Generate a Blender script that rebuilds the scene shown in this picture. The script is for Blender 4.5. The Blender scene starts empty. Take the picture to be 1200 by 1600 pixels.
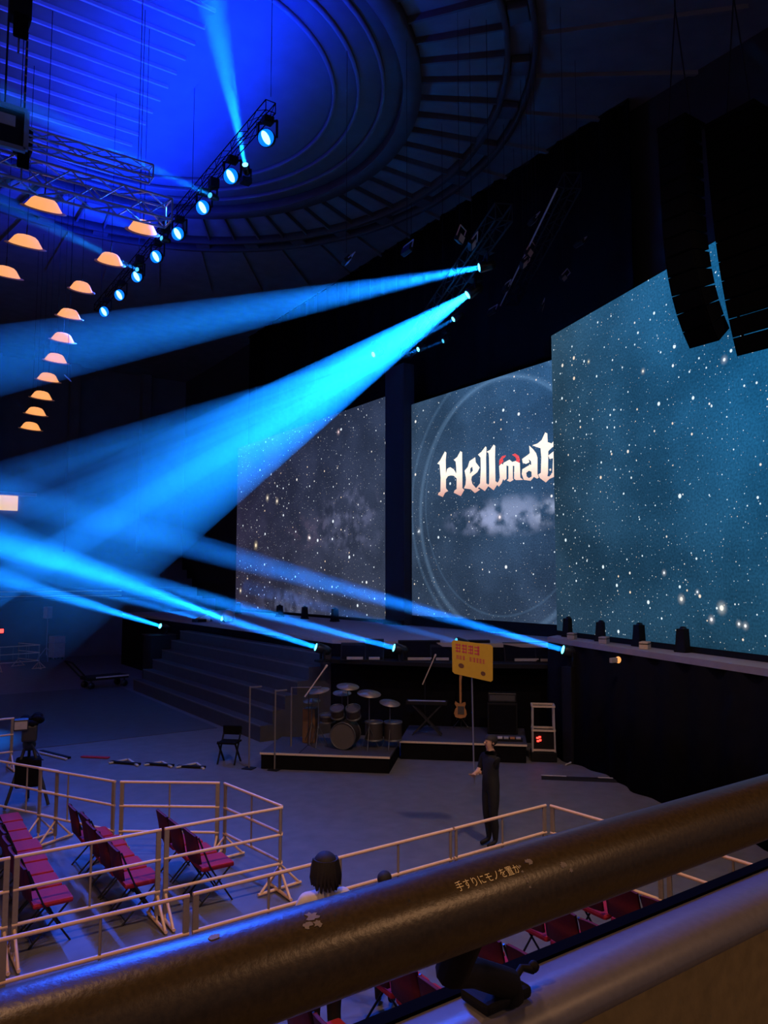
import bpy, bmesh, math, random
from mathutils import Vector, Matrix, Quaternion
random.seed(7)
sc = bpy.context.scene
COL = sc.collection
V = Vector
PI = math.pi

# ------------------------------------------------------------------ camera
F, H, PITCH, YAW = 1200.0, 4.15, math.atan(105/1200), math.radians(56)
cam = bpy.data.objects.new('camera', bpy.data.cameras.new('camera'))
COL.objects.link(cam); sc.camera = cam
cam.location = (0, 0, H)
cam.rotation_euler = (PI/2 + PITCH, 0, YAW - PI/2)
cam.data.sensor_fit = 'VERTICAL'; cam.data.sensor_height = 36.0; cam.data.lens = 36*F/1600
cam.data.clip_start = 0.02; cam.data.clip_end = 300

# ------------------------------------------------------------------ world, exposure
world = bpy.data.worlds.new('world'); sc.world = world; world.use_nodes = True
world.node_tree.nodes['Background'].inputs[0].default_value = (0.72, 0.55, 0.62, 1)
world.node_tree.nodes['Background'].inputs[1].default_value = 0.13
vs = sc.view_settings
vs.view_transform = 'Standard'; vs.look = 'None'; vs.exposure = 0.0; vs.gamma = 1.0; vs.use_curve_mapping = False

def lamp_light(name, kind, loc, energy, color, size=0.1, aim=None, angle=None, blend=0.5):
    l = bpy.data.lights.new(name, kind); l.energy = energy; l.color = color; l.shadow_soft_size = size
    o = bpy.data.objects.new(name, l); o.location = loc; COL.objects.link(o)
    if kind == 'SPOT':
        l.spot_size = angle; l.spot_blend = blend
        o.rotation_euler = V(aim).to_track_quat('-Z', 'Y').to_euler()
    return o

WARM = (1.0, 0.52, 0.25)
# house lights of the near stand, on the ceiling above and behind the balcony
lamp_light('house_light', 'SPOT', (1.0, 3.0, 13.0), 1500, WARM, .35, (.1, .5, -1), math.radians(110), 1)
lamp_light('house_light', 'SPOT', (6.5, 2.5, 14.0), 2600, (1.0, .70, .58), .35, (.12, .62, -1), math.radians(62), 1)
lamp_light('house_light', 'SPOT', (-5.0, 1.5, 9.5), 800, WARM, .3, (.9, .55, -.8), math.radians(110), 1)
lamp_light('house_light', 'SPOT', (3.5, -2.2, 6.4), 125, WARM, .12, (-.75, .9, -1), math.radians(120), 1)

# ------------------------------------------------------------------ photo pixel -> point
fw = V((math.cos(YAW)*math.cos(PITCH), math.sin(YAW)*math.cos(PITCH), math.sin(PITCH)))
rt = V((math.sin(YAW), -math.cos(YAW), 0)); upv = rt.cross(fw)
CP = V((0, 0, H))
def ray(x, y): return fw + rt*((x-600)/F) + upv*((800-y)/F)
def onz(x, y, z): d = ray(x, y); return CP + d*((z-H)/d.z)
def onx(x, y, X): d = ray(x, y); return CP + d*(X/d.x)
def ony(x, y, Y): d = ray(x, y); return CP + d*(Y/d.y)
def dep(x, y, D): return CP + ray(x, y)*D

# ------------------------------------------------------------------ materials
MATS = {}
def mat(name, col, rough=.6, metal=0., var=.15, scale=8., bump=0., emit=None, estr=0., spec=.5):
    m = bpy.data.materials.new(name); m.use_nodes = True; nt = m.node_tree
    b = nt.nodes['Principled BSDF']
    b.inputs['Roughness'].default_value = rough; b.inputs['Metallic'].default_value = metal
    b.inputs['Specular IOR Level'].default_value = spec
    tc = nt.nodes.new('ShaderNodeTexCoord'); nz = nt.nodes.new('ShaderNodeTexNoise')
    nz.inputs['Scale'].default_value = scale; nz.inputs['Detail'].default_value = 5
    nt.links.new(tc.outputs['Object'], nz.inputs['Vector'])
    mx = nt.nodes.new('ShaderNodeMix'); mx.data_type = 'RGBA'
    mx.inputs['A'].default_value = (*[c*(1-var) for c in col], 1)
    mx.inputs['B'].default_value = (*[min(1, c*(1+var)) for c in col], 1)
    nt.links.new(nz.outputs['Fac'], mx.inputs['Factor']); nt.links.new(mx.outputs['Result'], b.inputs['Base Color'])
    if bump:
        bp = nt.nodes.new('ShaderNodeBump'); bp.inputs['Strength'].default_value = bump; bp.inputs['Distance'].default_value = .02
        nt.links.new(nz.outputs['Fac'], bp.inputs['Height']); nt.links.new(bp.outputs['Normal'], b.inputs['Normal'])
    if emit:
        b.inputs['Emission Color'].default_value = (*emit, 1); b.inputs['Emission Strength'].default_value = estr
    MATS[name] = m
    return m
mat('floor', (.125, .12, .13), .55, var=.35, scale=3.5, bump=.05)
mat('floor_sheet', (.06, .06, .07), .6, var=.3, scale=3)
mat('ceiling', (.17, .155, .16), .8, var=.35, scale=1.5)
mat('disc', (.16, .16, .17), .8, var=.2, scale=1.5)
mat('slat', (.42, .42, .43), .6, var=.1)
mat('ring', (.085, .08, .09), .6, var=.3, scale=3)
mat('wall_dark', (.022, .02, .026), .85, var=.3, scale=2)
mat('wall_far', (.10, .10, .12), .8, var=.3, scale=1)
mat('black', (.008, .0075, .009), .7, var=.3, spec=.2)
mat('black_gloss', (.012, .012, .014), .3, var=.3)
mat('black_cloth', (.006, .0055, .007), .95, var=.4, scale=5, spec=.05)
mat('array_black', (.0025, .0025, .003), .9, var=.3, spec=.03)
mat('deck', (.34, .31, .34), .6, var=.15, scale=4)
mat('step', (.05, .047, .055), .6, var=.3, scale=4)
mat('step_edge', (.13, .115, .12), .5)
mat('wood_dark', (.12, .06, .03), .5, var=.3)
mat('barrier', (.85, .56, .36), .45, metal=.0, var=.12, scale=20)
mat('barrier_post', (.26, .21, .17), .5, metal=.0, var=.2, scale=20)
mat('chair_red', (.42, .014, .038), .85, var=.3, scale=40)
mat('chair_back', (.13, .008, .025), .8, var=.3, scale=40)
mat('rail_brown', (.060, .040, .017), .33, var=.6, scale=140, bump=.045)
mat('coping', (.15, .14, .16), .40, var=.2, scale=60, bump=.03)
mat('parapet', (.23, .17, .075), .5, var=.4, scale=30, bump=.1)
mat('gold', (.98, .76, .42), .5, var=.15, scale=200)
mat('pale_patch', (.26, .22, .20), .7, var=.3, scale=120)
mat('sign_yellow', (.52, .32, .03), .6, var=.08, scale=14)
mat('sign_red', (.5, .05, .10), .6)
mat('sign_dark', (.12, .05, .03), .6)
mat('skin', (.55, .32, .22), .55, var=.08)
mat('suit', (.006, .006, .008), .8, var=.3, scale=20)
mat('white_top', (.75, .68, .66), .8, var=.1, scale=20)
mat('hair', (.014, .010, .009), .75, var=.4, scale=60)
mat('alu', (.34, .36, .45), .35, metal=.7, var=.15, scale=10)
mat('wood_light', (.45, .20, .07), .4, var=.3, scale=12)
mat('drum', (.035, .028, .028), .35, var=.3)
mat('drum_skin', (.07, .06, .06), .6)
mat('stand_metal', (.10, .10, .11), .45, metal=.6)
mat('cymbal', (.26, .20, .15), .45, metal=.6)
mat('case', (.36, .33, .36), .6, var=.2)
mat('pale', (.55, .52, .52), .6, var=.2)
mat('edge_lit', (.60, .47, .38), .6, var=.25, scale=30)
mat('led_red', (.3, .01, .01), .4, emit=(1, .03, .02), estr=6)
mat('lens_blue', (.3, .6, 1), .3, emit=(.16, .70, 1.0), estr=5)
mat('lens_halo', (.02, .1, .5), .3, emit=(.0, .16, 1.0), estr=1.6)  # blue halo round each wash lens, put into a glowing ring
mat('lens_cyan', (.3, .8, 1), .3, emit=(.18, 1.0, .95), estr=3.0)
mat('lens_dim', (.3, .6, .8), .3, emit=(.10, .75, 1.0), estr=.9)
mat('dome_glow', (.6, .4, .25), .6, emit=(1.0, .40, .10), estr=1.0)
mat('rim_glow', (.2, .12, .1), .6, emit=(1.0, .40, .12), estr=.05)  # faint orange glow beside the bowls, painted as emission on their rim
mat('door_glow', (.6, .4, .2), .6, emit=(1.0, .62, .22), estr=.9)
mat('cam_body', (.02, .02, .022), .5)

# ------------------------------------------------------------------ mesh builder
def frame(d):
    d = V(d).normalized(); a = V((0, 0, 1)) if abs(d.z) < .95 else V((1, 0, 0))
    x = a.cross(d).normalized(); return x, d.cross(x), d
class MB:
    def __init__(s): s.v = []; s.f = []; s.sm = []
    def add(s, vs_, fs, smooth=False):
        k = len(s.v); s.v += [tuple(p) for p in vs_]; s.f += [tuple(i+k for i in q) for q in fs]; s.sm += [smooth]*len(fs); return s
    def hexa(s, lo, hi):      # eight corners: lo four, hi four
        return s.add(list(lo)+list(hi), [(3,2,1,0),(4,5,6,7),(0,1,5,4),(1,2,6,5),(2,3,7,6),(3,0,4,7)])
    def box(s, x0, x1, y0, y1, z0, z1):
        return s.hexa([(x0,y0,z0),(x1,y0,z0),(x1,y1,z0),(x0,y1,z0)], [(x0,y0,z1),(x1,y0,z1),(x1,y1,z1),(x0,y1,z1)])
    def bbox(s, x0, x1, y0, y1, z0, z1, b=.01):    # bevelled box
        bm = bmesh.new(); bmesh.ops.create_cube(bm, size=1)
        for v in bm.verts: v.co = V((x0+(v.co.x+.5)*(x1-x0), y0+(v.co.y+.5)*(y1-y0), z0+(v.co.z+.5)*(z1-z0)))
        bmesh.ops.bevel(bm, geom=bm.edges[:], offset=b, segments=2, affect='EDGES', profile=.6)
        bm.verts.index_update(); s.add([v.co for v in bm.verts], [[v.index for v in q.verts] for q in bm.faces]); bm.free(); return s
    def bar(s, p, q, w, h=None, up=None):
        p, q = V(p), V(q); h = h or w; d = (q-p).normalized()
        if up is None: x, y, _ = frame(d)
        else: y = (V(up)-d*V(up).dot(d)).normalized(); x = y.cross(d)
        c = [(-1,-1),(1,-1),(1,1),(-1,1)]
        return s.hexa([p+x*(a*w/2)+y*(b*h/2) for a, b in c], [q+x*(a*w/2)+y*(b*h/2) for a, b in c])
    def tube(s, pts, r, n=8, caps=True):
        pts = [V(p) for p in pts]; rs = r if isinstance(r, (list, tuple)) else [r]*len(pts)
        rings = []; x0 = None
        for i, p in enumerate(pts):
            d = (pts[min(i+1, len(pts)-1)]-pts[max(i-1, 0)]).normalized()
            if x0 is None: x, y, _ = frame(d)
            else: x = (x0-d*x0.dot(d)).normalized(); y = d.cross(x)
            x0 = x
            rings.append([p+x*(rs[i]*math.cos(2*PI*k/n))+y*(rs[i]*math.sin(2*PI*k/n)) for k in range(n)])
        fs = []
        for i in range(len(pts)-1):
            for k in range(n): fs.append((i*n+k, i*n+(k+1) % n, (i+1)*n+(k+1) % n, (i+1)*n+k))
        s.add([p for rg in rings for p in rg], fs, True)
        if caps:
            s.add(rings[0], [tuple(range(n))[::-1]]); s.add(rings[-1], [tuple(range(n))])
        return s
    def lathe(s, prof, n=16, o=(0,0,0), axis=(0,0,1)):
        x, y, d = frame(axis); o = V(o); vs_ = []; fs = []
        for r, z in prof:
            for k in range(n): t = 2*PI*k/n; vs_.append(o+x*(r*math.cos(t))+y*(r*math.sin(t))+d*z)
        for i in range(len(prof)-1):
            for k in range(n): fs.append((i*n+k, i*n+(k+1) % n, (i+1)*n+(k+1) % n, (i+1)*n+k))
        return s.add(vs_, fs, True)
    def prism(s, poly, d):    # planar polygon extruded by vector d
        n = len(poly); p = [V(q) for q in poly]; d = V(d)
        return s.add(p+[q+d for q in p], [tuple(range(n))[::-1], tuple(range(n, 2*n))]+[(i, (i+1) % n, n+(i+1) % n, n+i) for i in range(n)])
    def ball(s, c, r, nu=12, nv=8, keep=None):
        r = r if isinstance(r, (list, tuple)) else (r, r, r); c = V(c); vs_ = []; fs = []
        for j in range(nv+1):
            a = -PI/2+PI*j/nv
            for k in range(nu):
                t = 2*PI*k/nu; vs_.append(c+V((r[0]*math.cos(a)*math.cos(t), r[1]*math.cos(a)*math.sin(t), r[2]*math.sin(a))))
        for j in range(nv):
            for k in range(nu): fs.append((j*nu+k, j*nu+(k+1) % nu, (j+1)*nu+(k+1) % nu, (j+1)*nu+k))
        if keep: fs = [q for q in fs if keep(sum((V(vs_[i]) for i in q), V())/4)]
        return s.add(vs_, fs, True)
    def mesh(s, name, m):
        me = bpy.data.meshes.new(name); me.from_pydata(s.v, [], s.f); me.polygons.foreach_set('use_smooth', s.sm)
        if m: me.materials.append(MATS[m] if isinstance(m, str) else m)
        me.update(); return me
    def build(s, name, m, parent=None, loc=None, rot=None):
        return link(name, s.mesh(name, m), parent, loc, rot)
def link(name, data, parent=None, loc=None, rot=None):
    o = bpy.data.objects.new(name, data); COL.objects.link(o)
    if parent: o.parent = parent
    if loc is not None: o.location = loc
    if rot is not None: o.rotation_euler = rot
    return o
def tag(o, label=None, cat=None, group=None, kind=None):
    if label: o['label'] = label
    if cat: o['category'] = cat
    if group: o['group'] = group
    if kind: o['kind'] = kind
    return o
def thing(name, label, cat, loc=(0,0,0), rz=0, group=None):
    o = link(name, None, None, loc, (0, 0, rz)); o.empty_display_size = .1
    return tag(o, label, cat, group)
def struct(name, mb, m, label=None):
    o = mb.build(name, m); o['kind'] = 'structure'
    if label: o['label'] = label
    return o
def copy_tree(o, parent=None):
    c = o.copy(); COL.objects.link(c); c.parent = parent
    for ch in o.children: copy_tree(ch, c)
    return c

# ================================================================== the setting
struct('floor', MB().box(-30, 30, -12, 60, -.3, 0), 'floor', 'grey concrete arena floor')
CZ = 18.0
ceil = struct('ceiling', MB().box(-30, 30, -12, 60, CZ, CZ+.3), 'ceiling', 'dark arena ceiling with round coffer')
RC = V((6.1, 20.5, CZ))
def ring_mb(r0, r1, z0, z1, n=96):
    return MB().lathe([(r0, z0), (r1, z0), (r1, z1), (r0, z1), (r0, z0)], n)
ring_mb(6.95, 7.45, -.35, 0).build('ceiling_ring', 'ring', ceil, RC)
for r in (9.75, 10.45): ring_mb(r-.07, r+.07, -.3, 0).build('ceiling_ring', 'ring', ceil, RC)
for r in (5.0, 5.7, 6.4): ring_mb(r-.05, r+.05, -.17, -.05, 72).build('ceiling_ring', 'disc', ceil, RC)
MB().lathe([(0, -.06), (6.95, -.06), (6.95, 0)], 96).build('ceiling_disc', 'disc', ceil, RC)
rib = MB().box(7.45, 9.68, -.035, .035, -.18, 0).mesh('ceiling_rib', 'ring')
for k in range(60): link('ceiling_rib', rib, ceil, RC, (0, 0, 2*PI*k/60))
pan = MB().bbox(9.85, 10.35, -.28, .28, -.24, -.02, .03).mesh('ceiling_panel', 'ring')
for k in range(32): link('ceiling_panel', pan, ceil, RC, (0, 0, 2*PI*(k+.5)/32))
rib2 = MB().box(10.6, 15.5, -.05, .05, -.12, 0).mesh('ceiling_rib', 'ceiling')
for k in range(40): link('ceiling_rib', rib2, ceil, RC, (0, 0, 2*PI*k/40))
y = 14.0
while y < 27.2:
    half = math.sqrt(max(0, 6.85**2-(y-RC.y)**2)); x0 = RC.x-half; x1 = min(RC.x+half, 6.4)
    if x1-x0 > .6: MB().box(x0, x1, y-.028, y+.028, CZ-.15, CZ-.06).build('ceiling_slat', 'slat', ceil)
    y += .70
struct('wall_stage', MB().box(18.2, 18.5, -6, 60, 0, CZ), 'wall_dark', 'black wall behind the stage')
struct('wall_far', MB().box(-30, 18.5, 52, 52.3, 0, CZ), 'wall_far', 'dark wall behind the far stand')
# far stand: tiers
ws = struct('wall_stand', MB().box(-30, 17.5, 44.0, 44.25, 0, 3.0), 'wall_far', 'front wall of the far stand')
for k in range(8):
    MB().box(-30, 17.5, 44.25+k*.95, 52, 2.0+k*.55-.55 if k else 0, 2.0+k*.55).build('stand_tier', 'wall_far', ws)
for zz in (3.25, 3.5): MB().tube([(-20, 44.1, zz), (12, 44.1, zz)], .03, 6).build('stand_rail', 'barrier', ws)
for k in range(6):
    MB().box(-8+k*4.6, -7.4+k*4.6, 51.4, 52, 0, CZ).build('wall_pilaster', 'wall_far', ws)
d1p = ony(4, 783, 51.9)
d1 = struct('door_1', MB().box(d1p.x-3.0, d1p.x+.85, 51.82, 52, d1p.z-.55, d1p.z+.35), 'door_glow', 'lit warm opening in the far wall')
MB().box(d1p.x-3.2, d1p.x+1.9, 51.7, 51.98, d1p.z+.38, d1p.z+.58).build('door_lintel', 'pale', d1)

# balcony parapet under the camera
SL = .027
def along(prof, x0, x1):
    mb = MB(); n = len(prof)
    a = [(x0, p[0]+SL*(x0-1), p[1]) for p in prof]; b = [(x1, p[0]+SL*(x1-1), p[1]) for p in prof]
    return mb.add(a+b, [(i, (i+1) % n, n+(i+1) % n, n+i) for i in range(n)]+[tuple(range(n))[::-1], tuple(range(n, 2*n))])
rp = [(.945, 2.55), (.945, 3.405)]+[(.990-.045*math.cos(t), 3.405+.045*math.sin(t)) for t in [PI/2*k/6 for k in range(1, 7)]]+[(1.045, 3.452), (1.056, 3.445), (1.056, 2.55)]
pw = struct('wall_balcony', along(rp, -4, 7), 'parapet', 'brown parapet wall of the balcony')
for pz in pw.data.polygons: pz.use_smooth = False
along([(1.056, 1.7), (1.056, 3.458), (1.085, 3.458), (1.085, 1.7)], -4, 7).build('parapet_lip', 'array_black', pw)
along([(.952, 3.400)]+[(.990-.047*math.cos(t), 3.405+.047*math.sin(t)) for t in [PI/2*k/6 for k in range(0, 7)]]+[(1.054, 3.453), (1.054, 3.43), (.99, 3.43)], -4, 7).build('coping', 'coping', pw).data.polygons.foreach_set('use_smooth', [True]*10+[False]*2)
struct('floor_balcony', MB().box(-4, 7, -5, .9, 2.25, 2.55), 'parapet', 'balcony floor slab')

# ================================================================== stage
deck_poly = [(10.7, 39), (10.7, 18.4), (12.05, 16.65), (12.7, 15.75), (14.9, 13.95), (17.9, 13.95), (17.9, 39)]
st = thing('stage', 'black stage with grey deck in front of the star screens', 'stage', (10.7, 18.4, 0))
def loc_(o, mb):  # shift world-space builder into a thing's local space (no rotation)
    mb.v = [tuple(V(p)-o.location) for p in mb.v]; return mb
loc_(st, MB().prism([(x, y, 2.40) for x, y in deck_poly], (0, 0, .10))).build('deck', 'deck', st)
loc_(st, MB().prism([(x, y, 0) for x, y in deck_poly], (0, 0, 2.398))).build('fascia', 'black_cloth', st)
fr = deck_poly[1:5]
off = V((-.57, -.82))
led = [(x, y) for x, y in fr]+[(x+off.x*.75, y+off.y*.75) for x, y in fr[::-1]]
loc_(st, MB().prism([(x, y, 1.95) for x, y in led], (0, 0, .10))).build('front_ledge', 'black', st)
ss = thing('stage_staircase', 'wide dark tiered steps along the front of the stage', 'staircase', (8.6, 18.42, 0))
for k in range(6):
    x0 = 8.6+.35*k; zt = .4+.35*k
    s_ = loc_(ss, MB().box(x0, 10.68, 18.42, 29.6, zt-.4 if k == 0 else zt-.35, zt)).build('step', 'step', ss)
    loc_(ss, MB().box(x0-.012, x0+.02, 18.42, 29.6, zt-.03, zt+.006)).build('nosing', 'step_edge', s_)

# --- LED screens
def screen_mat(name, grad, stars, extra, tint, seed):
    """procedural picture shown on a screen: star field with soft clouds. local x = width, y = height in metres"""
    m = bpy.data.materials.new(name); m.use_nodes = True; nt = m.node_tree; nt.nodes.clear(); N = nt.nodes.new; L = nt.links.new
    out = N('ShaderNodeOutputMaterial'); em = N('ShaderNodeEmission'); L(em.outputs[0], out.inputs['Surface'])
    tc = N('ShaderNodeTexCoord'); P = tc.outputs['Object']
    sep = N('ShaderNodeSeparateXYZ'); L(P, sep.inputs[0])
    def math_(op, a, b=None, c=None, clamp=False):
        n = N('ShaderNodeMath'); n.operation = op; n.use_clamp = clamp
        for i, q in enumerate((a, b, c)):
            if q is None: continue
            if isinstance(q, (int, float)): n.inputs[i].default_value = q
            else: L(q, n.inputs[i])
        return n.outputs[0]
    def rng(v, a, b, c=0., d=1., t='SMOOTHSTEP'):
        n = N('ShaderNodeMapRange'); n.interpolation_type = t; L(v, n.inputs['Value'])
        for k, q in zip(('From Min', 'From Max', 'To Min', 'To Max'), (a, b, c, d)):
            if isinstance(q, (int, float)): n.inputs[k].default_value = q
            else: L(q, n.inputs[k])
        return n.outputs['Result']
    def mixc(f, a, b, t='MIX'):
        n = N('ShaderNodeMix'); n.data_type = 'RGBA'; n.blend_type = t
        if isinstance(f, (int, float)): n.inputs['Factor'].default_value = f
        else: L(f, n.inputs['Factor'])
        for k, q in (('A', a), ('B', b)):
            if isinstance(q, tuple): n.inputs[k].default_value = (*q, 1)
            else: L(q, n.inputs[k])
        return n.outputs['Result']
    x, y = sep.outputs[0], sep.outputs[1]
    (c00, c10, c01, c11, w, h) = grad       # corner colours: bottom-left, bottom-right, top-left, top-right
    fx = rng(x, 0, w, t='LINEAR'); fy = rng(y, 0, h, t='LINEAR')
    base = mixc(fy, mixc(fx, c00, c10), mixc(fx, c01, c11))
    nz = N('ShaderNodeTexNoise'); nz.inputs['Scale'].default_value = .55; nz.inputs['Detail'].default_value = 7
    off_ = N('ShaderNodeVectorMath'); off_.operation = 'ADD'; L(P, off_.inputs[0]); off_.inputs[1].default_value = (seed*3.1, seed*1.7, seed)
    L(off_.outputs[0], nz.inputs['Vector'])
    base = mixc(1., base, mixc(rng(nz.outputs['Fac'], .3, .7), (.72, .72, .72), (1.28, 1.24, 1.22)), 'MULTIPLY')
    nf = N('ShaderNodeTexNoise'); nf.inputs['Scale'].default_value = 22; nf.inputs['Detail'].default_value = 2; L(P, nf.inputs['Vector'])
    base = mixc(1., base, mixc(rng(nf.outputs['Fac'], .3, .7), (.8, .8, .8), (1.2, 1.2, 1.2)), 'MULTIPLY')
    for (cx, cy, rx, ry, col, thr) in extra.get('clouds', []):
        d = math_('ADD', math_('POWER', math_('DIVIDE', math_('SUBTRACT', x, cx), rx), 2), math_('POWER', math_('DIVIDE', math_('SUBTRACT', y, cy), ry), 2))
        n2 = N('ShaderNodeTexNoise'); n2.inputs['Scale'].default_value = 1.6; n2.inputs['Detail'].default_value = 6; L(off_.outputs[0], n2.inputs['Vector'])
        f = math_('MULTIPLY', rng(d, 1, 0), rng(n2.outputs['Fac'], thr, thr+.25))
        base = mixc(f, base, mixc(1., base, col, 'ADD'))
    for (cx, cy, r, wd, col, a) in extra.get('rings', []):
        d = math_('SQRT', math_('ADD', math_('POWER', math_('SUBTRACT', x, cx), 2), math_('POWER', math_('SUBTRACT', y, cy), 2)))
        f = math_('MULTIPLY', rng(math_('ABSOLUTE', math_('SUBTRACT', d, r)), wd, 0), a)
        base = mixc(f, base, mixc(1., base, col, 'ADD'))
    total = base
    for (scale, rmin, rmax, power, amp, keep) in stars:
        vo = N('ShaderNodeTexVoronoi'); vo.voronoi_dimensions = '2D'; vo.inputs['Scale'].default_value = scale; vo.inputs['Randomness'].default_value = 1
        L(off_.outputs[0], vo.inputs['Vector'])
        cs = N('ShaderNodeSeparateColor'); L(vo.outputs['Color'], cs.inputs[0])
        rr = math_('MULTIPLY_ADD', math_('POWER', cs.outputs[0], power), (rmax-rmin)*scale, rmin*scale)
        inten = rng(vo.outputs['Distance'], rr, math_('MULTIPLY', rr, .25))
        inten = math_('MULTIPLY', inten, math_('GREATER_THAN', cs.outputs[2], 1-keep))
        inten = math_('MULTIPLY', inten, math_('MULTIPLY_ADD', cs.outputs[0], amp*.8, amp*.2))
        colr = mixc(rng(cs.outputs[1], .55, 1.), tint, (1.0, .72, .45))
        total = mixc(1., total, mixc(inten, (0, 0, 0), colr), 'ADD')
    for (cx, cy, r, col, a) in extra.get('stars', []):
        d = math_('SQRT', math_('ADD', math_('POWER', math_('SUBTRACT', x, cx), 2), math_('POWER', math_('SUBTRACT', y, cy), 2)))
        r *= .72; f = math_('ADD', math_('MULTIPLY', rng(d, r*3, 0, t='SMOOTHERSTEP'), a*.16), math_('MULTIPLY', rng(d, r, r*.3), a))
        total = mixc(f, total, mixc(1., total, col, 'ADD'))
    L(total, em.inputs['Color']); em.inputs['Strength'].default_value = 1.0
    MATS[name] = m
    return m
def lin(r, g, b): return tuple(((c/255)/12.92 if c/255 <= .04045 else ((c/255+.055)/1.055)**2.4) for c in (r, g, b))
def led_screen(name_label, a, b, z0, z1, m, base=2.5, frame_t=.18):
    """upright screen from plan point a (left, seen from the hall) to b (right); the picture faces the hall"""
    a, b = V((*a, 0)), V((*b, 0)); u = (b-a).normalized(); w = (b-a).length; h = z1-z0
    t = thing('led_screen', name_label, 'screen', (a.x, a.y, z0), math.atan2(u.y, u.x))
    # local: x along width, -y towards the hall
    MB().box(0, w, .0, frame_t, base-z0, h).build('cabinet', 'black', t)
    pic = MB().add([(0, 0, 0), (w, 0, 0), (w, h, 0), (0, h, 0), (0, 0, -.004), (w, 0, -.004), (w, h, -.004), (0, h, -.004)],
                   [(0, 1, 2, 3), (7, 6, 5, 4), (0, 4, 5, 1), (1, 5, 6, 2), (2, 6, 7, 3), (3, 7, 4, 0)]).build('display', m, t, (0, -.006, 0), (PI/2, 0, 0))
    return t, pic, u, w, h
# far screen
FA, FB = (16.4, 38.4), (16.4, 23.8)
def fxy(px, py): p = onx(px, py, 16.4); return (38.4-p.y, p.z-2.62)
m_far = screen_mat('screen_far', (lin(50, 46, 66), lin(52, 60, 80), lin(34, 34, 60), lin(46, 58, 84), 14.6, 8.6),
    [(1.5, .016, .085, 4, 2.2, .5), (3.0, .012, .05, 3, 1.3, .4), (6.5, .009, .022, 2, .6, .4)],
    dict(clouds=[(*fxy(545, 815), 3.2, 1.8, lin(70, 72, 95), .42), (*fxy(455, 945), 4.0, .9, lin(60, 66, 90), .4), (*fxy(480, 830), 2.4, 1.0, lin(50, 38, 48), .4)],
         stars=[(*fxy(400, 852), .16, (1, .8, .5), 1.6), (*fxy(418, 778), .13, (1, .85, .65), 1.5), (*fxy(433, 783), .12, (1, .85, .65), 1.5), (*fxy(483, 840), .11, (1, .8, .75), 1.2), (*fxy(376, 923), .12, (1, .85, .6), 1.3), (*fxy(529, 675), .1, (1, .7, .7), 1.2)]),
    (.85, .93, 1.0), 1.0)
s_far, p_far, *_ = led_screen('far LED screen showing a dim starry sky, beyond the black pillar', FA, FB, 2.62, 11.2, m_far)
# centre screen
def cxy(px, py): p = onx(px, py, 16.4); return (22.5-p.y, p.z-2.86)
m_cen = screen_mat('screen_centre', (lin(48, 62, 84), lin(48, 66, 92), lin(50, 72, 98), lin(44, 92, 140), 9.5, 7.7),
    [(1.5, .014, .07, 4, 2.2, .45), (3.2, .010, .04, 3, 1.2, .35), (7.0, .008, .018, 2, .7, .4)],
    dict(clouds=[(*cxy(800, 805), 2.6, .75, lin(120, 125, 150), .38), (*cxy(855, 800), .7, .45, lin(120, 125, 140), .36), (*cxy(740, 815), 1.8, .55, lin(90, 95, 120), .4)],
         rings=[(*cxy(778, 790), 4.05, .16, lin(60, 80, 100), .8), (*cxy(775, 780), 4.5, .12, lin(50, 70, 90), .6), (*cxy(778, 775), 3.75, .06, lin(50, 70, 90), .5)],
         stars=[(*cxy(781, 808), .09, (1, .8, .75), 1.1), (*cxy(655, 830), .10, (.9, .95, 1), .6)]),
    (.85, .95, 1.0), 4.0)
s_cen, p_cen, *_ = led_screen('centre LED screen showing the gothic glowing logo over stars', (16.4, 22.5), (16.4, 13.98), 2.86, 10.55, m_cen)
# near angled screen
RA, RB = V((14.62, 13.83)), V((12.25, 5.4))
def rpl(px, py):
    d = ray(px, py); n = V((-(RB-RA).y, (RB-RA).x)); k = n.dot(RA)/n.dot(V((d.x, d.y))); return CP+d*k
def rxy(px, py): p = rpl(px, py); return ((V((p.x, p.y))-RA).length, p.z-2.86)
m_near = screen_mat('screen_near', (lin(34, 56, 76), lin(28, 72, 98), lin(44, 74, 96), lin(6, 108, 168), 8.8, 7.6),
    [(1.9, .014, .055, 3, 2.6, .62), (3.6, .010, .036, 3, 1.6, .5), (7.5, .007, .016, 2, .9, .45)],
    dict(stars=[(*rxy(1128, 950), .085, (1, .95, .8), 1.8), (*rxy(1065, 936), .07, (1, .9, .75), 1.6), (*rxy(1112, 968), .06, (1, .9, .85), 1.4), (*rxy(1165, 978), .055, (1, .95, .9), 1.2), (*rxy(1038, 895), .05, (1, 1, 1), 1.2),
                (*rxy(1090, 925), .04, (1, 1, 1), 1.2), (*rxy(1155, 975), .05, (1, .95, .9), 1.2), (*rxy(920, 565), .045, (1, .85, .5), 1.2), (*rxy(1005, 580), .05, (1, .9, .7), 1.2), (*rxy(1132, 562), .06, (1, 1, 1), 1.1)]),
    (.85, .97, 1.0), 9.0)
s_near, p_near, *_ = led_screen('near angled LED screen showing a teal starry sky beside the line arrays', tuple(RA), tuple(RB), 2.86, 10.5, m_near, 2.74)
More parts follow.
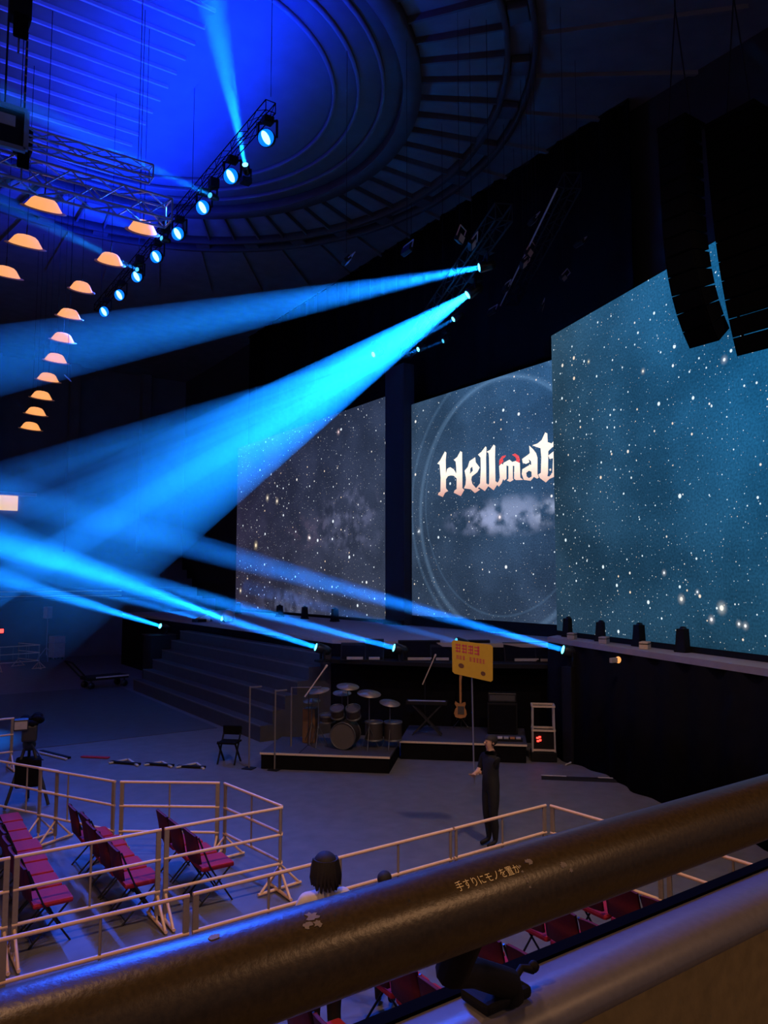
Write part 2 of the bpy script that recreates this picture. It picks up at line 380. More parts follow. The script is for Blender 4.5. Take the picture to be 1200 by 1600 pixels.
# shelf below the near screen with skirt
uR = (RB-RA).normalized(); nR = V((-uR.y, uR.x))
if nR.x > 0: nR = -nR
sk = thing('screen_plinth', 'grey topped plinth with black skirt under the near angled screen', 'plinth', (RA.x, RA.y, 0))
pl = [RA+uR*.0, RB, RB+nR*.75, RA+uR*.45+nR*.55]
loc_(sk, MB().prism([(p.x, p.y, 2.62) for p in pl], (0, 0, .12))).build('top', 'deck', sk)
n = 60; fs = []; vs_ = []
for i in range(n+1):
    t = i/n; q = pl[3]+(pl[2]-pl[3])*t+nR*(.05*math.sin(t*60)-.02)
    b = q+nR*(.12+.1*math.sin(t*17))
    vs_ += [(b.x, b.y, 0.002), (q.x, q.y, 2.62), (q.x-nR.x*.12, q.y-nR.y*.12, 2.62), (b.x-nR.x*.15, b.y-nR.y*.15, .002)]
for i in range(n):
    for k in range(4): fs.append((4*i+k, 4*i+(k+1) % 4, 4*i+4+(k+1) % 4, 4*i+4+k))
loc_(sk, MB().add(vs_, fs, True)).build('skirt', 'black_cloth', sk)
loc_(sk, MB().prism([(p.x, p.y, 0) for p in [RA+uR*.15, RB, RB+nR*.55, RA+uR*.45+nR*.40]], (0, 0, 2.6))).build('core', 'black', sk)
# pillar between the screens
pi_ = thing('pillar', 'tall black pillar between the far and the centre screen', 'pillar', (16.25, 23.15, 2.5))
MB().bbox(-.18, .32, -.61, .61, 0.005, 9.6, .04).build('shaft', 'wall_dark', pi_)
MB().bbox(-.3, .10, -.60, .60, 0, .18, .03).build('plinth', 'black', pi_)
# black header above the screens
hd = thing('header_drape', 'black drape hanging above the centre and far screens', 'drape', (17.6, 13.5, 10.6))
n = 90; vs_ = []; fs = []
for i in range(n+1):
    yy = i*26.5/n; xx = .10*math.sin(i*1.9)
    vs_ += [(xx, yy, .55), (xx, yy, 7.35), (xx+.05, yy, 7.35), (xx+.05, yy, .55)]
for i in range(n):
    for k in range(4): fs.append((4*i+k, 4*i+(k+1) % 4, 4*i+4+(k+1) % 4, 4*i+4+k))
MB().add(vs_, fs, True).build('cloth', 'black_cloth', hd)
MB().tube([(.02, 0, 7.36), (.02, 26.5, 7.36)], .03, 6).build('pipe', 'black', hd)

# --- gothic logo on the centre screen (flat bright lettering)
def zp(q, ox=670, oy=660, s=1200/220): return (ox+q[0]/s, oy+q[1]/s)
LOGO = {
 'h': [[(75,352),(100,322),(140,248),(152,258),(146,320),(148,440),(160,395),(185,382),(215,400),(238,440),(236,380),(232,335),(215,320),(245,295),(272,245),(286,255),(286,330),(288,430),(288,560),(305,575),(275,628),(215,600),(222,580),(240,568),(240,478),(215,455),(190,452),(165,458),(148,485),(148,560),(166,585),(140,600),(122,636),(80,618),(85,600),(102,590),(104,470),(98,400),(95,360)]],
 'e': [[(308,412),(335,380),(350,330),(397,298),(402,340),(436,385),(415,425),(368,462),(364,490),(374,525),(402,558),(440,572),(412,592),(395,602),(360,570),(302,562),(316,530),(320,480)], [(352,440),(378,412),(374,376),(356,392)]],
 'l': [[(422,275),(452,250),(486,205),(494,215),(490,300),(492,520),(515,535),(480,585),(430,552),(412,575),(405,562),(440,520),(446,400),(444,300)]],
 'l.': [[(495,250),(525,235),(555,190),(568,200),(566,300),(570,500),(588,515),(608,490),(640,472),(622,520),(600,548),(585,532),(555,578),(505,540),(517,520),(518,400),(516,300),(512,262)]],
 'm': [[(602,372),(622,352),(636,360),(640,345),(690,318),(714,338),(745,328),(778,345),(782,470),(806,490),(770,492),(745,492),(730,480),(732,372),(718,368),(718,480),(724,490),(695,507),(668,495),(682,480),(682,372),(664,366),(664,480),(645,496),(636,480),(622,506),(600,500),(608,470)]],
 'a': [[(798,312),(850,275),(864,262),(858,198),(890,228),(916,262),(928,300),(928,440),(940,470),(925,480),(898,464),(870,498),(812,490),(795,440),(800,400),(850,370),(876,360),(874,332),(852,312),(860,340),(830,354),(803,345)], [(832,430),(855,412),(878,420),(880,462),(855,476),(836,460)]],
 't': [[(885,195),(930,180),(965,150),(995,85),(1012,95),(1015,168),(1050,180),(1075,150),(1092,120),(1099,150),(1090,190),(1050,215),(1020,245),(1018,430),(1012,458),(1030,462),(1056,430),(1062,305),(1032,312),(1022,282),(1060,252),(1100,238),(1102,450),(1030,482),(1000,512),(950,475),(936,445),(958,430),(962,300),(955,220),(920,210)]],
}
HORN = [[(604,362),(606,320),(630,288),(660,280),(656,295),(634,312),(640,332),(622,352)], [(712,276),(740,266),(770,285),(780,315),(776,345),(745,330),(752,314),(740,294)]]
def logo_mat():
    m = bpy.data.materials.new('logo_glow'); m.use_nodes = True; nt = m.node_tree; nt.nodes.clear(); N = nt.nodes.new; L = nt.links.new
    out = N('ShaderNodeOutputMaterial'); em = N('ShaderNodeEmission'); L(em.outputs[0], out.inputs['Surface'])
    tc = N('ShaderNodeTexCoord'); sp = N('ShaderNodeSeparateXYZ'); L(tc.outputs['Object'], sp.inputs[0])
    a = N('ShaderNodeMath'); a.operation = 'MULTIPLY_ADD'; L(sp.outputs[0], a.inputs[0]); a.inputs[1].default_value = .035; L(sp.outputs[1], a.inputs[2])
    mr = N('ShaderNodeMapRange'); L(a.outputs[0], mr.inputs['Value']); mr.inputs['From Min'].default_value = 4.10; mr.inputs['From Max'].default_value = 4.95
    rp_ = N('ShaderNodeValToRGB'); L(mr.outputs['Result'], rp_.inputs[0])
    rp_.color_ramp.elements[0].color = (.62, .26, .22, 1); rp_.color_ramp.elements[1].color = (1.15, 1.0, .86, 1)
    nz = N('ShaderNodeTexNoise'); nz.inputs['Scale'].default_value = 14; L(tc.outputs['Object'], nz.inputs['Vector'])
    mx = N('ShaderNodeMix'); mx.data_type = 'RGBA'; mx.blend_type = 'MULTIPLY'; mx.inputs['Factor'].default_value = .25
    L(rp_.outputs[0], mx.inputs['A']); L(nz.outputs['Color'], mx.inputs['B']); L(mx.outputs['Result'], em.inputs['Color']); em.inputs['Strength'].default_value = 1.25
    MATS['logo_glow'] = m
logo_mat()
mat('logo_red', (.4, .05, .05), .5, emit=(1.0, .10, .10), estr=.85)
def flat_glyph(name, polys, m, parent, lift):
    cu = bpy.data.curves.new(name, 'CURVE'); cu.dimensions = '2D'; cu.fill_mode = 'BOTH'; cu.extrude = .003
    for pl_ in polys:
        s = cu.splines.new('POLY'); s.points.add(len(pl_)-1); s.use_cyclic_u = True
        for pt, q in zip(s.points, pl_): xx, yy = cxy(*zp(q)); pt.co = (xx, yy, 0, 1)
    tmp = bpy.data.objects.new('tmp', cu); COL.objects.link(tmp)
    bpy.context.view_layer.update()
    me = bpy.data.meshes.new_from_object(tmp.evaluated_get(bpy.context.evaluated_depsgraph_get()))
    bpy.data.objects.remove(tmp); me.name = name
    me.materials.clear(); me.materials.append(MATS[m])
    return link(name, me, parent, (0, -.012-lift, 0), (PI/2, 0, 0))
for k, polys in LOGO.items():
    flat_glyph('logo_letter', polys, 'logo_glow', s_cen, 0)
for hp in HORN: flat_glyph('logo_horn', [hp], 'logo_red', s_cen, .008)

# ================================================================== trusses and rigging
def truss(name, label, a, b, s, step, m, r=.024, brace_r=.013, joined=False, group=None, z=0):
    """four-chord box truss from a to b; each chord and each diagonal a part"""
    a, b = V(a), V(b); t = thing(name, label, 'truss', a, 0, group); d = (b-a); L = d.length; d.normalize()
    x, y, _ = frame(d); h = s/2
    cs = [x*sx*h+y*sy*h for sx, sy in ((-1,-1),(1,-1),(1,1),(-1,1))]
    ch = MB().tube([(0,0,0), d*L], r, 6).mesh('chord', m)
    for c in cs: link('chord', ch, t, c)
    n = max(2, int(L/step)); jm = MB()
    for f in range(4):
        c0, c1 = cs[f], cs[(f+1) % 4]
        me = [None, None]
        for k in range(n):
            p, q = (c0, c1) if k % 2 == 0 else (c1, c0)
            if joined: jm.tube([p+d*(L*k/n), q+d*(L*(k+1)/n)], brace_r, 4, False)
            else:
                if me[k % 2] is None: me[k % 2] = MB().tube([p, q+d*(L/n)], brace_r, 5, False).mesh('brace', m)
                link('brace', me[k % 2], t, d*(L*k/n))
    if joined: jm.build('bracing', m, t)
    for e in (0, L):
        em = MB()
        for f in range(4): em.tube([cs[f]+d*e, cs[(f+1) % 4]+d*e], brace_r*1.3, 5, False)
        em.build('end_frame', m, t)
    return t
def steel(p, q, t):   # hanging wires belong to the truss they carry
    MB().tube([V(p)-t.location, V(q)-t.location], .008, 4, False).build('hanging_wire', 'black', t)
T1 = truss('lighting_truss', 'aluminium box truss lit blue near the round ceiling lamps', (-3.5, 17.8, 13.0), (5.7, 17.8, 13.0), .52, .55, 'alu', .03, .02)
for xx in (-2.5, 1.5, 5.0): steel((xx, 17.8, 13.26), (xx, 17.8, CZ), T1)
T2 = truss('lighting_truss', 'second slim aluminium truss running beside the blue lit box truss', (-3.5, 16.6, 13.2), (4.9, 16.6, 13.2), .3, .5, 'alu', .022, .014)
for xx in (-2.0, 2.2, 4.6): steel((xx, 16.6, 13.35), (xx, 16.6, CZ), T2)
T3 = truss('lighting_truss', 'black truss carrying the row of bright blue lamps', (7.05, 15.0, 14.72), (7.05, 30.5, 14.72), .24, .5, 'array_black', .014, .008, True)
for yy in (15, 20, 25, 30): steel((7.05, yy, 14.95), (7.05, yy, CZ), T3)
TA, TB = V((11.7, 12.45, 12.5)), V((16.2, 22.6, 12.5))
T4 = truss('lighting_truss', 'dark truss above the stage carrying the cyan beam lamps', TA, TB, .4, .6, 'black', .025, .014, True)
for f_ in (.1, .5, .9): p = TA.lerp(TB, f_); steel(p+V((0, 0, .2)), (p.x, p.y, CZ), T4)
PA, PB = V((12.64, 11.7, 13.0)), V((16.7, 18.0, 13.0))
T5 = truss('lighting_truss', 'dark truss with one pale long pipe near the line arrays', PA+V((.3, -.2, .2)), PB+V((.3, -.2, .2)), .38, .6, 'black', .022, .012, True)
MB().tube([PA-T5.location, PB-T5.location], .022, 6).build('pale_pipe', 'pale', T5)
for f_ in (.1, .5, .9): p = PA.lerp(PB, f_)+V((.3, -.2, .4)); steel(p, (p.x, p.y, CZ), T5)
# small dim lamps on the dark trusses
def par_lamp(px, py, z, label, m='case', s=1.0, rot=(.5, 0, .6)):
    p = onz(px, py, z); t = thing('flood_lamp', label, 'lamp', p, 0, 'unlit lamps on the dark trusses')
    t.scale = (s, s, s)
    MB().tube([(0, 0, .2), (0, 0, (CZ-p.z-.05)/s)], .007, 4, False).build('wire', 'black', t)
    MB().bbox(-.16, .16, -.06, .06, -.1, .1, .02).build('housing', 'black', t, None, rot)
    MB().box(-.13, .13, -.068, -.058, -.075, .075).build('front_glass', m, t, None, rot)
    MB().bar((-.18, 0, 0), (-.18, 0, .25), .02).bar((.18, 0, 0), (.18, 0, .25), .02).bar((-.18, 0, .25), (.18, 0, .25), .02).build('bracket', m, t, None, rot)
    return t
mat('lamp_salmon', (.62, .38, .30), .6, var=.15)
mat('lamp_violet', (.30, .28, .50), .6, var=.15)
PL = [(718, 372, 12.2, 'tilted salmon fronted flood lamp beside the upper cyan beam', 'lamp_salmon'), (737, 381, 12.2, 'small salmon fronted flood lamp hung below the tilted one', 'lamp_salmon'),
      (541, 407, 12.2, 'violet tinted flood lamp over the far part of the stage', 'lamp_violet'), (636, 391, 12.2, 'faint violet flood lamp between the violet and the salmon ones', 'lamp_violet'),
      (826, 394, 12.9, 'salmon flood lamp clamped at the pale pipe', 'lamp_salmon'), (818, 411, 12.7, 'dim salmon flood lamp just under the clamped one', 'lamp_salmon'),
      (790, 451, 12.8, 'pale flood lamp at the lower half of the pale pipe', 'pale'), (768, 487, 12.7, 'pale flood lamp at the bottom end of the pale pipe', 'pale'),
      (880, 433, 12.6, 'dark flood lamp between the pale pipe and the near screen', 'case'), (846, 480, 12.4, 'dark flood lamp above the step between two screens', 'case'),
      (832, 345, 13.2, 'dark flood lamp at the top end of the pale pipe', 'case'), (905, 380, 12.9, 'dark flood lamp hung near the line arrays', 'case')]
for k, (a_, b_, z_, lb, mm) in enumerate(PL): par_lamp(a_, b_, z_, lb, mm, 1.0 if k < 8 else .9, (.4+.2*(k % 3), .2*(k % 2), .5+.4*(k % 4)))

# hoists on chains
def hoist(px, py, Y, label):
    p = ony(px, py, Y); t = thing('chain_hoist', label, 'hoist', p, 0)
    MB().bbox(-.18, .18, -.14, .14, -.35, .2, .04).build('motor', 'black', t)
    MB().bbox(-.12, .12, -.2, -.12, -.75, -.3, .03).build('chain_bag', 'black_cloth', t)
    ch = MB()
    zz = .2
    while zz < CZ-p.z-.2: ch.box(-.02, .02, -.035, .035, zz, zz+.16); zz += .2
    ch.build('chain', 'black_gloss', t)
    MB().tube([(0, 0, -.35), (0, 0, -.95)], .02, 6).build('hook', 'alu', t)
hoist(36, 215, 17.2, 'black chain hoist above the blue lit box truss')
hoist(32, 5, 14.2, 'black chain hoist hanging from the blue slatted ceiling')
# flood frame box at upper left
p = ony(6, 195, 16.0)
t = thing('square_lamp', 'square lamp panel in a blue lit frame beside the chain hoist', 'lamp', p, 0)
for a_, b_ in (((-.4, 0, -.4), (.4, 0, -.4)), ((.4, 0, -.4), (.4, 0, .4)), ((.4, 0, .4), (-.4, 0, .4)), ((-.4, 0, .4), (-.4, 0, -.4))):
    MB().bar(a_, b_, .09).build('frame_bar', 'alu', t)
MB().bbox(-.36, .36, .0, .12, -.36, .36, .03).build('panel', 'black', t)
MB().box(-.12, .2, -.02, 0, .02, .24).build('label_plate', 'case', t)
MB().tube([(0, 0, .4), (0, 0, CZ-p.z)], .02, 5).build('hanger', 'black', t)

# --- line arrays
def line_array(label, tip, angles, w, dpt):
    """column of cabinets facing -X; angles from the top cabinet down; tip = lowest front corner on the far side"""
    h = .275; x = z = 0.; fr_ = []
    for a in angles:
        a = math.radians(a); dn = V((math.sin(a), 0, -math.cos(a))); bk = V((math.cos(a), 0, math.sin(a)))
        f0 = V((x, 0, z)); fr_.append((f0, dn, bk)); f1 = f0+dn*(h+.012); x, z = f1.x, f1.z
    P0 = V(tip)-V((x, w/2, z)); t = thing('line_array', label, 'loudspeaker', P0, 0, 'hanging line arrays')
    for k, (f0, dn, bk) in enumerate(fr_):
        ins = h*.10
        prof = [f0, f0+dn*h, f0+bk*dpt+dn*(h-ins), f0+bk*dpt+dn*ins]
        b = MB().prism([q+V((0, -w/2, 0)) for q in prof], (0, w, 0)).build('cabinet', 'array_black', t)
        MB().prism([q+V((0, -w/2+.03, 0)) for q in (f0+dn*.02-bk*.01, f0+dn*(h-.02)-bk*.01, f0+dn*(h-.02), f0+dn*.02)], (0, w-.06, 0)).build('grille', 'array_black', b)
        if k < len(fr_)-1: MB().bar(f0+dn*(h-.06)+bk*.3+V((0, w/2+.012, 0)), f0+dn*(h+.06)+bk*.3+V((0, w/2+.012, 0)), .03).build('splay_link', 'array_black', t)
    MB().box(-.02, dpt+.1, -w/2, w/2, .01, .09).build('fly_frame', 'array_black', t)
    for yy in (-.2, .2): MB().tube([(dpt/2, yy, .09), (dpt/2, 0, 2.0), (dpt/2, 0, CZ-P0.z-.01)], .012, 5).build('chain', 'black', t)
line_array('black line array column covering the corner of the near screen', dep(1078, 546, 12.0), [1, 1, 1, 1, 2, 4, 7, 11, 16, 22, 29, 36], .50, .38)
line_array('black line array column hanging at the blue glowing screen edge', dep(1152, 558, 11.6), [3, 4, 5, 6, 7, 8, 10, 12, 14, 16, 18, 20], .78, .50)

# ================================================================== lamps and beams
haze = bpy.data.materials.new('haze'); haze.use_nodes = True; nt = haze.node_tree; nt.nodes.clear()
o_ = nt.nodes.new('ShaderNodeOutputMaterial'); s_ = nt.nodes.new('ShaderNodeVolumeScatter')
s_.inputs['Density'].default_value = .045; s_.inputs['Color'].default_value = (1, 1, 1, 1)
nt.links.new(s_.outputs[0], o_.inputs['Volume']); MATS['haze'] = haze
hz2 = haze.copy(); hz2.name = 'haze_thin'; hz2.node_tree.nodes['Volume Scatter'].inputs['Density'].default_value = .012; MATS['haze_thin'] = hz2
def fading_haze(name, d0, near, far, thin):
    m = haze.copy(); m.name = name; nt = m.node_tree; N = nt.nodes.new
    tc = N('ShaderNodeTexCoord'); ln = N('ShaderNodeVectorMath'); ln.operation = 'LENGTH'; mr = N('ShaderNodeMapRange'); mr.interpolation_type = 'SMOOTHSTEP'
    nt.links.new(tc.outputs['Object'], ln.inputs[0]); nt.links.new(ln.outputs['Value'], mr.inputs['Value'])
    for k, q in zip(('From Min', 'From Max', 'To Min', 'To Max'), (near, far, d0, thin)): mr.inputs[k].default_value = q
    nt.links.new(mr.outputs['Result'], nt.nodes['Volume Scatter'].inputs['Density']); MATS[name] = m
fading_haze('haze_broad', .045, 6.0, 15.5, .0012)
BLUE = (.004, .21, 1.0)
def moving_head(label, p, d, lens, hung, group, s=1.0, base_z=None):
    """head with a lens at p looking along d; base above (hung) or below"""
    p = V(p); d = V(d).normalized(); t = thing('beam_lamp', label, 'stage lamp', p, 0, group)
    hd_ = MB().lathe([(.0, -.42*s), (.09*s, -.42*s), (.13*s, -.30*s), (.14*s, -.05*s), (.12*s, -.01*s), (.10*s, -.012*s)], 14, (0, 0, 0), d).build('head', 'black_gloss', t)
    MB().lathe([(.0, .0), (.06*s, -.002*s), (.10*s, -.01*s)], 14, d*.003, d).build('lens', lens, hd_)
    c = -d*.2*s; sg = 1 if hung else -1
    sd = d.cross(V((0, 0, 1))); sd = (sd if sd.length > .1 else V((1, 0, 0))).normalized()
    top = c+V((0, 0, .3*s*sg)); ym = MB()
    for k in (-1, 1): ym.bar(c+sd*(.165*s*k), top+sd*(.165*s*k), .05*s)
    ym.bar(top-sd*.19*s, top+sd*.19*s, .05*s).build('yoke', 'black', t)
    zb = top.z+.03*s*sg; ze = base_z-p.z if base_z is not None else zb+.18*s*sg
    MB().bbox(top.x-.17*s, top.x+.17*s, top.y-.15*s, top.y+.15*s, min(zb, ze), max(zb, ze), .02*s).build('base', 'black', t)
    return t
EF = 1.75
def beam(label, a, b, r0, r1, energy, color=BLUE, mt='haze', cat='light beam', group=None, blend=.35):
    a, b = V(a), V(b); d = b-a; L = d.length; d.normalize(); k = (r1-r0)/L
    o = MB().lathe([(0, 0), (r0, 0), (r1, L), (0, L)], 28, (0, 0, 0), d).build('light_beam', mt, None, a)
    tag(o, label, cat, group)
    l = bpy.data.lights.new('beam_source', 'AREA'); l.shape = 'DISK'; l.size = 2*r0*.9; l.spread = 2*math.atan(k)*1.4
    l.energy = energy*k*k*.25*EF; l.color = color
    lo = bpy.data.objects.new('beam_source', l); lo.location = a+d*.012; lo.rotation_euler = d.to_track_quat('-Z', 'Y').to_euler(); COL.objects.link(lo)
    return o
GH, GL, GW = 'cyan beam lamps on the stage truss', 'beam lamps along the stage edge', 'blue wash lamps on the black truss'
BH, BL, BT = 'beams from the stage truss', 'beams from the stage edge', 'beams from the blue lamp truss'
def shoot(desc, bdesc, start, endpx, enddep, r1, energy, hung, group, bgroup, lens='lens_cyan', s=1., r0=.07, base_z=None, mt='haze', color=BLUE):
    e = dep(*endpx, enddep); d = (e-start).normalized()
    moving_head(desc, start, d, lens, hung, group, s, base_z)
    beam(bdesc, start+d*.02, e, r0, r1, energy, color, mt, group=bgroup)
# from the stage truss
shoot('beam lamp at the source of the upper wide blue beam', 'upper wide blue beam fanning out from the stage truss', onz(748, 418, 12), (-140, 590), 18, .95, 95000, True, GH, BH, base_z=12.4)
shoot('beam lamp at the source of the broadest brightest beam', 'broadest brightest blue beam sloping down from the stage truss', onz(730, 461, 12), (-170, 1055), 19, 2.6, 215000, True, GH, BH, s=1.15, r0=.09, base_z=12.4, mt='haze_broad')
shoot('beam lamp whose beam runs along the top of the broad beam', 'slimmer blue beam along the upper side of the broad beam', onz(583, 554, 12), (-100, 790), 19, .62, 80000, True, GH, BH, base_z=12.5)
shoot('small beam lamp tucked under the broad beam near its source', 'thin blue beam tucked under the broad beam near its source', onz(708, 499, 12), (-20, 925), 19.5, .5, 26000, True, GH, BH, 'lens_cyan', .8, .05, 12.4)
shoot('small beam lamp below the broad beam, the one with a short bright streak', 'thin blue streak entering the broad beam from below', onz(653, 546, 12), (-60, 800), 20, .5, 20000, True, GH, BH, 'lens_cyan', .8, .05, 12.4)
shoot('faint beam lamp beyond the one with the short streak', 'faint blue streak beyond the short bright one', onz(692, 533, 12), (-60, 840), 20, .35, 7000, True, GH, BH, 'lens_dim', .7, .04, 12.4)
# from the stage edge
shoot('beam lamp on the ledge under the near screen end', 'long blue beam rising from beside the near screen', dep(879, 1015, 17.7), (-60, 752), 17, .46, 190000, False, GL, BL, base_z=0.)
shoot('beam lamp on the ledge between two black humps', 'blue beam rising across the bottom of the dark pillar', dep(615, 1012, 19.95), (-60, 835), 17.5, .36, 190000, False, GL, BL, base_z=2.05)
shoot('beam lamp on the ledge above the drum kit', 'blue beam rising from above the drum kit', dep(493, 1011, 20.1), (-60, 838), 17.5, .36, 190000, False, GL, BL, base_z=2.05)
shoot('beam lamp at the top of the tiered steps', 'bright blue beam rising over the tiered steps', onx(347, 966, 11.0), (-60, 812), 23, .62, 130000, False, GL, BL, base_z=2.5)
shoot('beam lamp at the far end of the tiered steps', 'slim blue beam above the dark far steps', onx(318, 968, 11.1), (-60, 868), 24, .36, 110000, False, GL, BL, 'lens_dim', .9, base_z=2.5)
shoot('dim beam lamp just before the far end of the steps', 'faintest thin beam above the dark far steps', onx(281, 972, 10.9), (-60, 880), 24, .26, 45000, False, GL, BL, 'lens_dim', .9, base_z=2.5)
shoot('bright beam lamp on the black tower past the steps', 'lowest blue beam passing over the far barriers', dep(250, 978, 30.2), (-60, 884), 25, .40, 170000, False, GL, BL, base_z=2.0)
shoot('beam lamp hidden behind the yellow sign board', 'pale faint beam rising from behind the yellow sign', dep(712, 1002, 19.7), (380, 916), 18, .22, 22000, False, GL, BL, 'lens_dim', .9, base_z=2.05)
# from the blue lamp truss
shoot('beam lamp between the two brightest blue wash lamps', 'narrow blue beam pointing up to the ceiling', onz(383, 257, 15.3), (316, -70), 15.6, .40, 60000, False, GW, BT, 'lens_cyan', .8, .05, 14.84, 'haze')
shoot('dim beam lamp above the third blue wash lamp', 'faint beam grazing the box truss from above', onz(328, 305, 14.0), (-50, 128), 14, .30, 26000, True, GW, BT, 'lens_dim', .7, .05, 14.5)
shoot('dim beam lamp above the sixth blue wash lamp', 'faint beam passing just under the box truss', onz(214, 421, 14.0), (-50, 290), 18, .28, 22000, True, GW, BT, 'lens_dim', .7, .05, 14.5)
shoot('dim beam lamp above the fifth blue wash lamp', 'faintest beam over the orange dome lamps', onz(252, 372, 14.0), (-50, 262), 18, .25, 7000, True, GW, BT, 'lens_dim', .7, .05, 14.5)
# tower for the far lamp
p = dep(250, 978, 30.2)
t = thing('equipment_tower', 'black equipment tower past the end of the tiered steps', 'tower', (p.x, p.y, 0))
MB().bbox(-.5, .5, -.5, .5, 0, 1.97, .03).build('case', 'black', t)
MB().bbox(-.55, .55, -.55, .55, 1.97, 2.0, .01).build('lid', 'black_gloss', t)
# the eight blue wash lamps
WL = [(415, 215), (360, 275), (316, 324), (277, 365), (243, 401), (213, 432), (186, 461), (162, 487)]
ORD = ['largest blue wash lamp at the stage end of the black truss', 'second blue wash lamp of the row counted from the largest', 'third blue wash lamp of the row counted from the largest', 'fourth blue wash lamp of the row counted from the largest',
       'fifth blue wash lamp of the row counted from the largest', 'sixth blue wash lamp of the row counted from the largest', 'seventh blue wash lamp of the row counted from the largest', 'smallest blue wash lamp, last of the row over the far stand']
for k, (a_, b_) in enumerate(WL):
    p = onz(a_, b_, 14.0); d = V((-.62, -.62, -.30)).normalized()
    t = thing('wash_lamp', ORD[k], 'stage lamp', p, 0, GW)
    tilt = V((0, .35, 1)).normalized()
    hd_ = MB().lathe([(0, -.3), (.12, -.3), (.19, -.16), (.20, -.02), (.175, -.02)], 18, (0, 0, 0), d).build('head', 'black_gloss', t)
    x_, y_, _ = frame(d); vs_ = [d*-.01]; n = 18
    te = .45; ex = x_*math.cos(te)+y_*math.sin(te); ey = y_*math.cos(te)-x_*math.sin(te)
    for i in range(n): a = 2*PI*i/n; vs_.append(ex*(.075*math.cos(a))+ey*(.165*math.sin(a))+d*-.012)
    vs_[0] = d*.03
    MB().add(vs_, [(0, 1+i, 1+(i+1) % n) for i in range(n)], True).build('lens', 'lens_blue', hd_)
    MB().lathe([(.0, -.016), (.175, -.016), (.19, -.022)], 20, (0, 0, 0), d).build('lens_halo', 'lens_halo', hd_)
    sd = d.cross(V((0, 0, 1))).normalized(); c = -d*.13
    MB().bar(c+sd*.22, c+sd*.22+V((0, 0, .4)), .04).bar(c-sd*.22, c-sd*.22+V((0, 0, .4)), .04).bar(c+sd*.24+V((0, 0, .4)), c-sd*.24+V((0, 0, .4)), .04).build('yoke', 'black', t)
    MB().bbox(c.x-.12, c.x+.12, c.y-.1, c.y+.1, .4, .56, .02).build('clamp_base', 'black', t)
    lamp_light('added_uplight', 'SPOT', p+V((0, 0, 1.15)), 1450, (.0, .022, 1.0), .15, (-.28, .06, .95), math.radians(172), 1.0)  # added blue uplight to brighten the ceiling; the wash lamps themselves face down
    lamp_light('wash_light', 'SPOT', p+d*.06, 3000, (.01, .10, 1.0), .15, (-.46, -.62, -.62), math.radians(74), 1.0)
# the warm dome lamps
DL = [(68, 326, 3.14, 1.), (40, 383, 3.13, 1.), (8, 430, 3.05, 1.)]+[(a_, b_, 5.3, 1.) for a_, b_ in ((223, 361), (172, 410), (127, 453), (108, 495), (98, 532), (87, 564), (75, 594), (65, 622), (56, 647), (48, 670))]
DLAB = ['orange dome lamp just under the blue lit box truss', 'orange dome lamp, middle one of the short outer row', 'orange dome lamp, farthest of the short outer row',
        'orange dome lamp beside the fourth blue wash lamp', 'orange dome lamp beside the fifth blue wash lamp', 'orange dome lamp beside the seventh blue wash lamp', 'orange dome lamp, fourth of the long row curving down the far stand',
        'orange dome lamp, fifth of the long row curving down the far stand', 'orange dome lamp, sixth of the long row beside a thin white light bar', 'orange dome lamp, seventh of the long row below the light bar',
        'orange dome lamp, eighth of the long row', 'orange dome lamp, last but one of the long row', 'smallest orange dome lamp at the end of the long row']
dome_me = MB().lathe([(.42, 0), (.37, .06), (.29, .16), (.22, .205), (.11, .225), (.0, .23)], 20).mesh('shade', 'dome_glow')
rim_me = MB().lathe([(.42, 0), (.52, -.015), (.52, -.022), (.42, -.012), (.42, 0)], 20).mesh('rim', 'rim_glow')
rod_me = MB().tube([(0, 0, .23), (0, 0, .45)], .015, 5).mesh('rod', 'black')
for k, (a_, b_, X, s) in enumerate(DL):
    p = onx(a_, b_, X); t = thing('dome_lamp', DLAB[k], 'lamp', p, 0, 'orange dome lamps over the far stand')
    k_ = 1.0 if k < 3 else (.82 if k < 6 else .9); t.scale = (k_, k_, 1.2)
    v_ = (p-CP).normalized(); ax = (V((0, 0, 1))-v_*v_.z).normalized(); ax = (ax+rt*.07).normalized()   # bowls tipped side-on to the camera's line of sight
    qr = ax.to_track_quat('Z', 'Y').to_euler()
    link('shade', dome_me, t, None, qr); link('rim', rim_me, t, None, qr); link('rod', rod_me, t, None, qr)
    e_ = ax*.44; MB().tube([e_, (e_.x, e_.y, (CZ-p.z-.03)/1.2)], .008, 4, False).build('wire', 'black', t)
p = onx(100, 590, 5.3); t = thing('light_bar', 'thin white light bar between two small dome lamps', 'lamp', p)
MB().bar((-.05, -.3, .02), (.3, .35, -.02), .03).build('tube', 'pale', t); MB().tube([(.1, 0, 0), (.1, 0, CZ-p.z-.01)], .008, 5).build('wire', 'black', t)

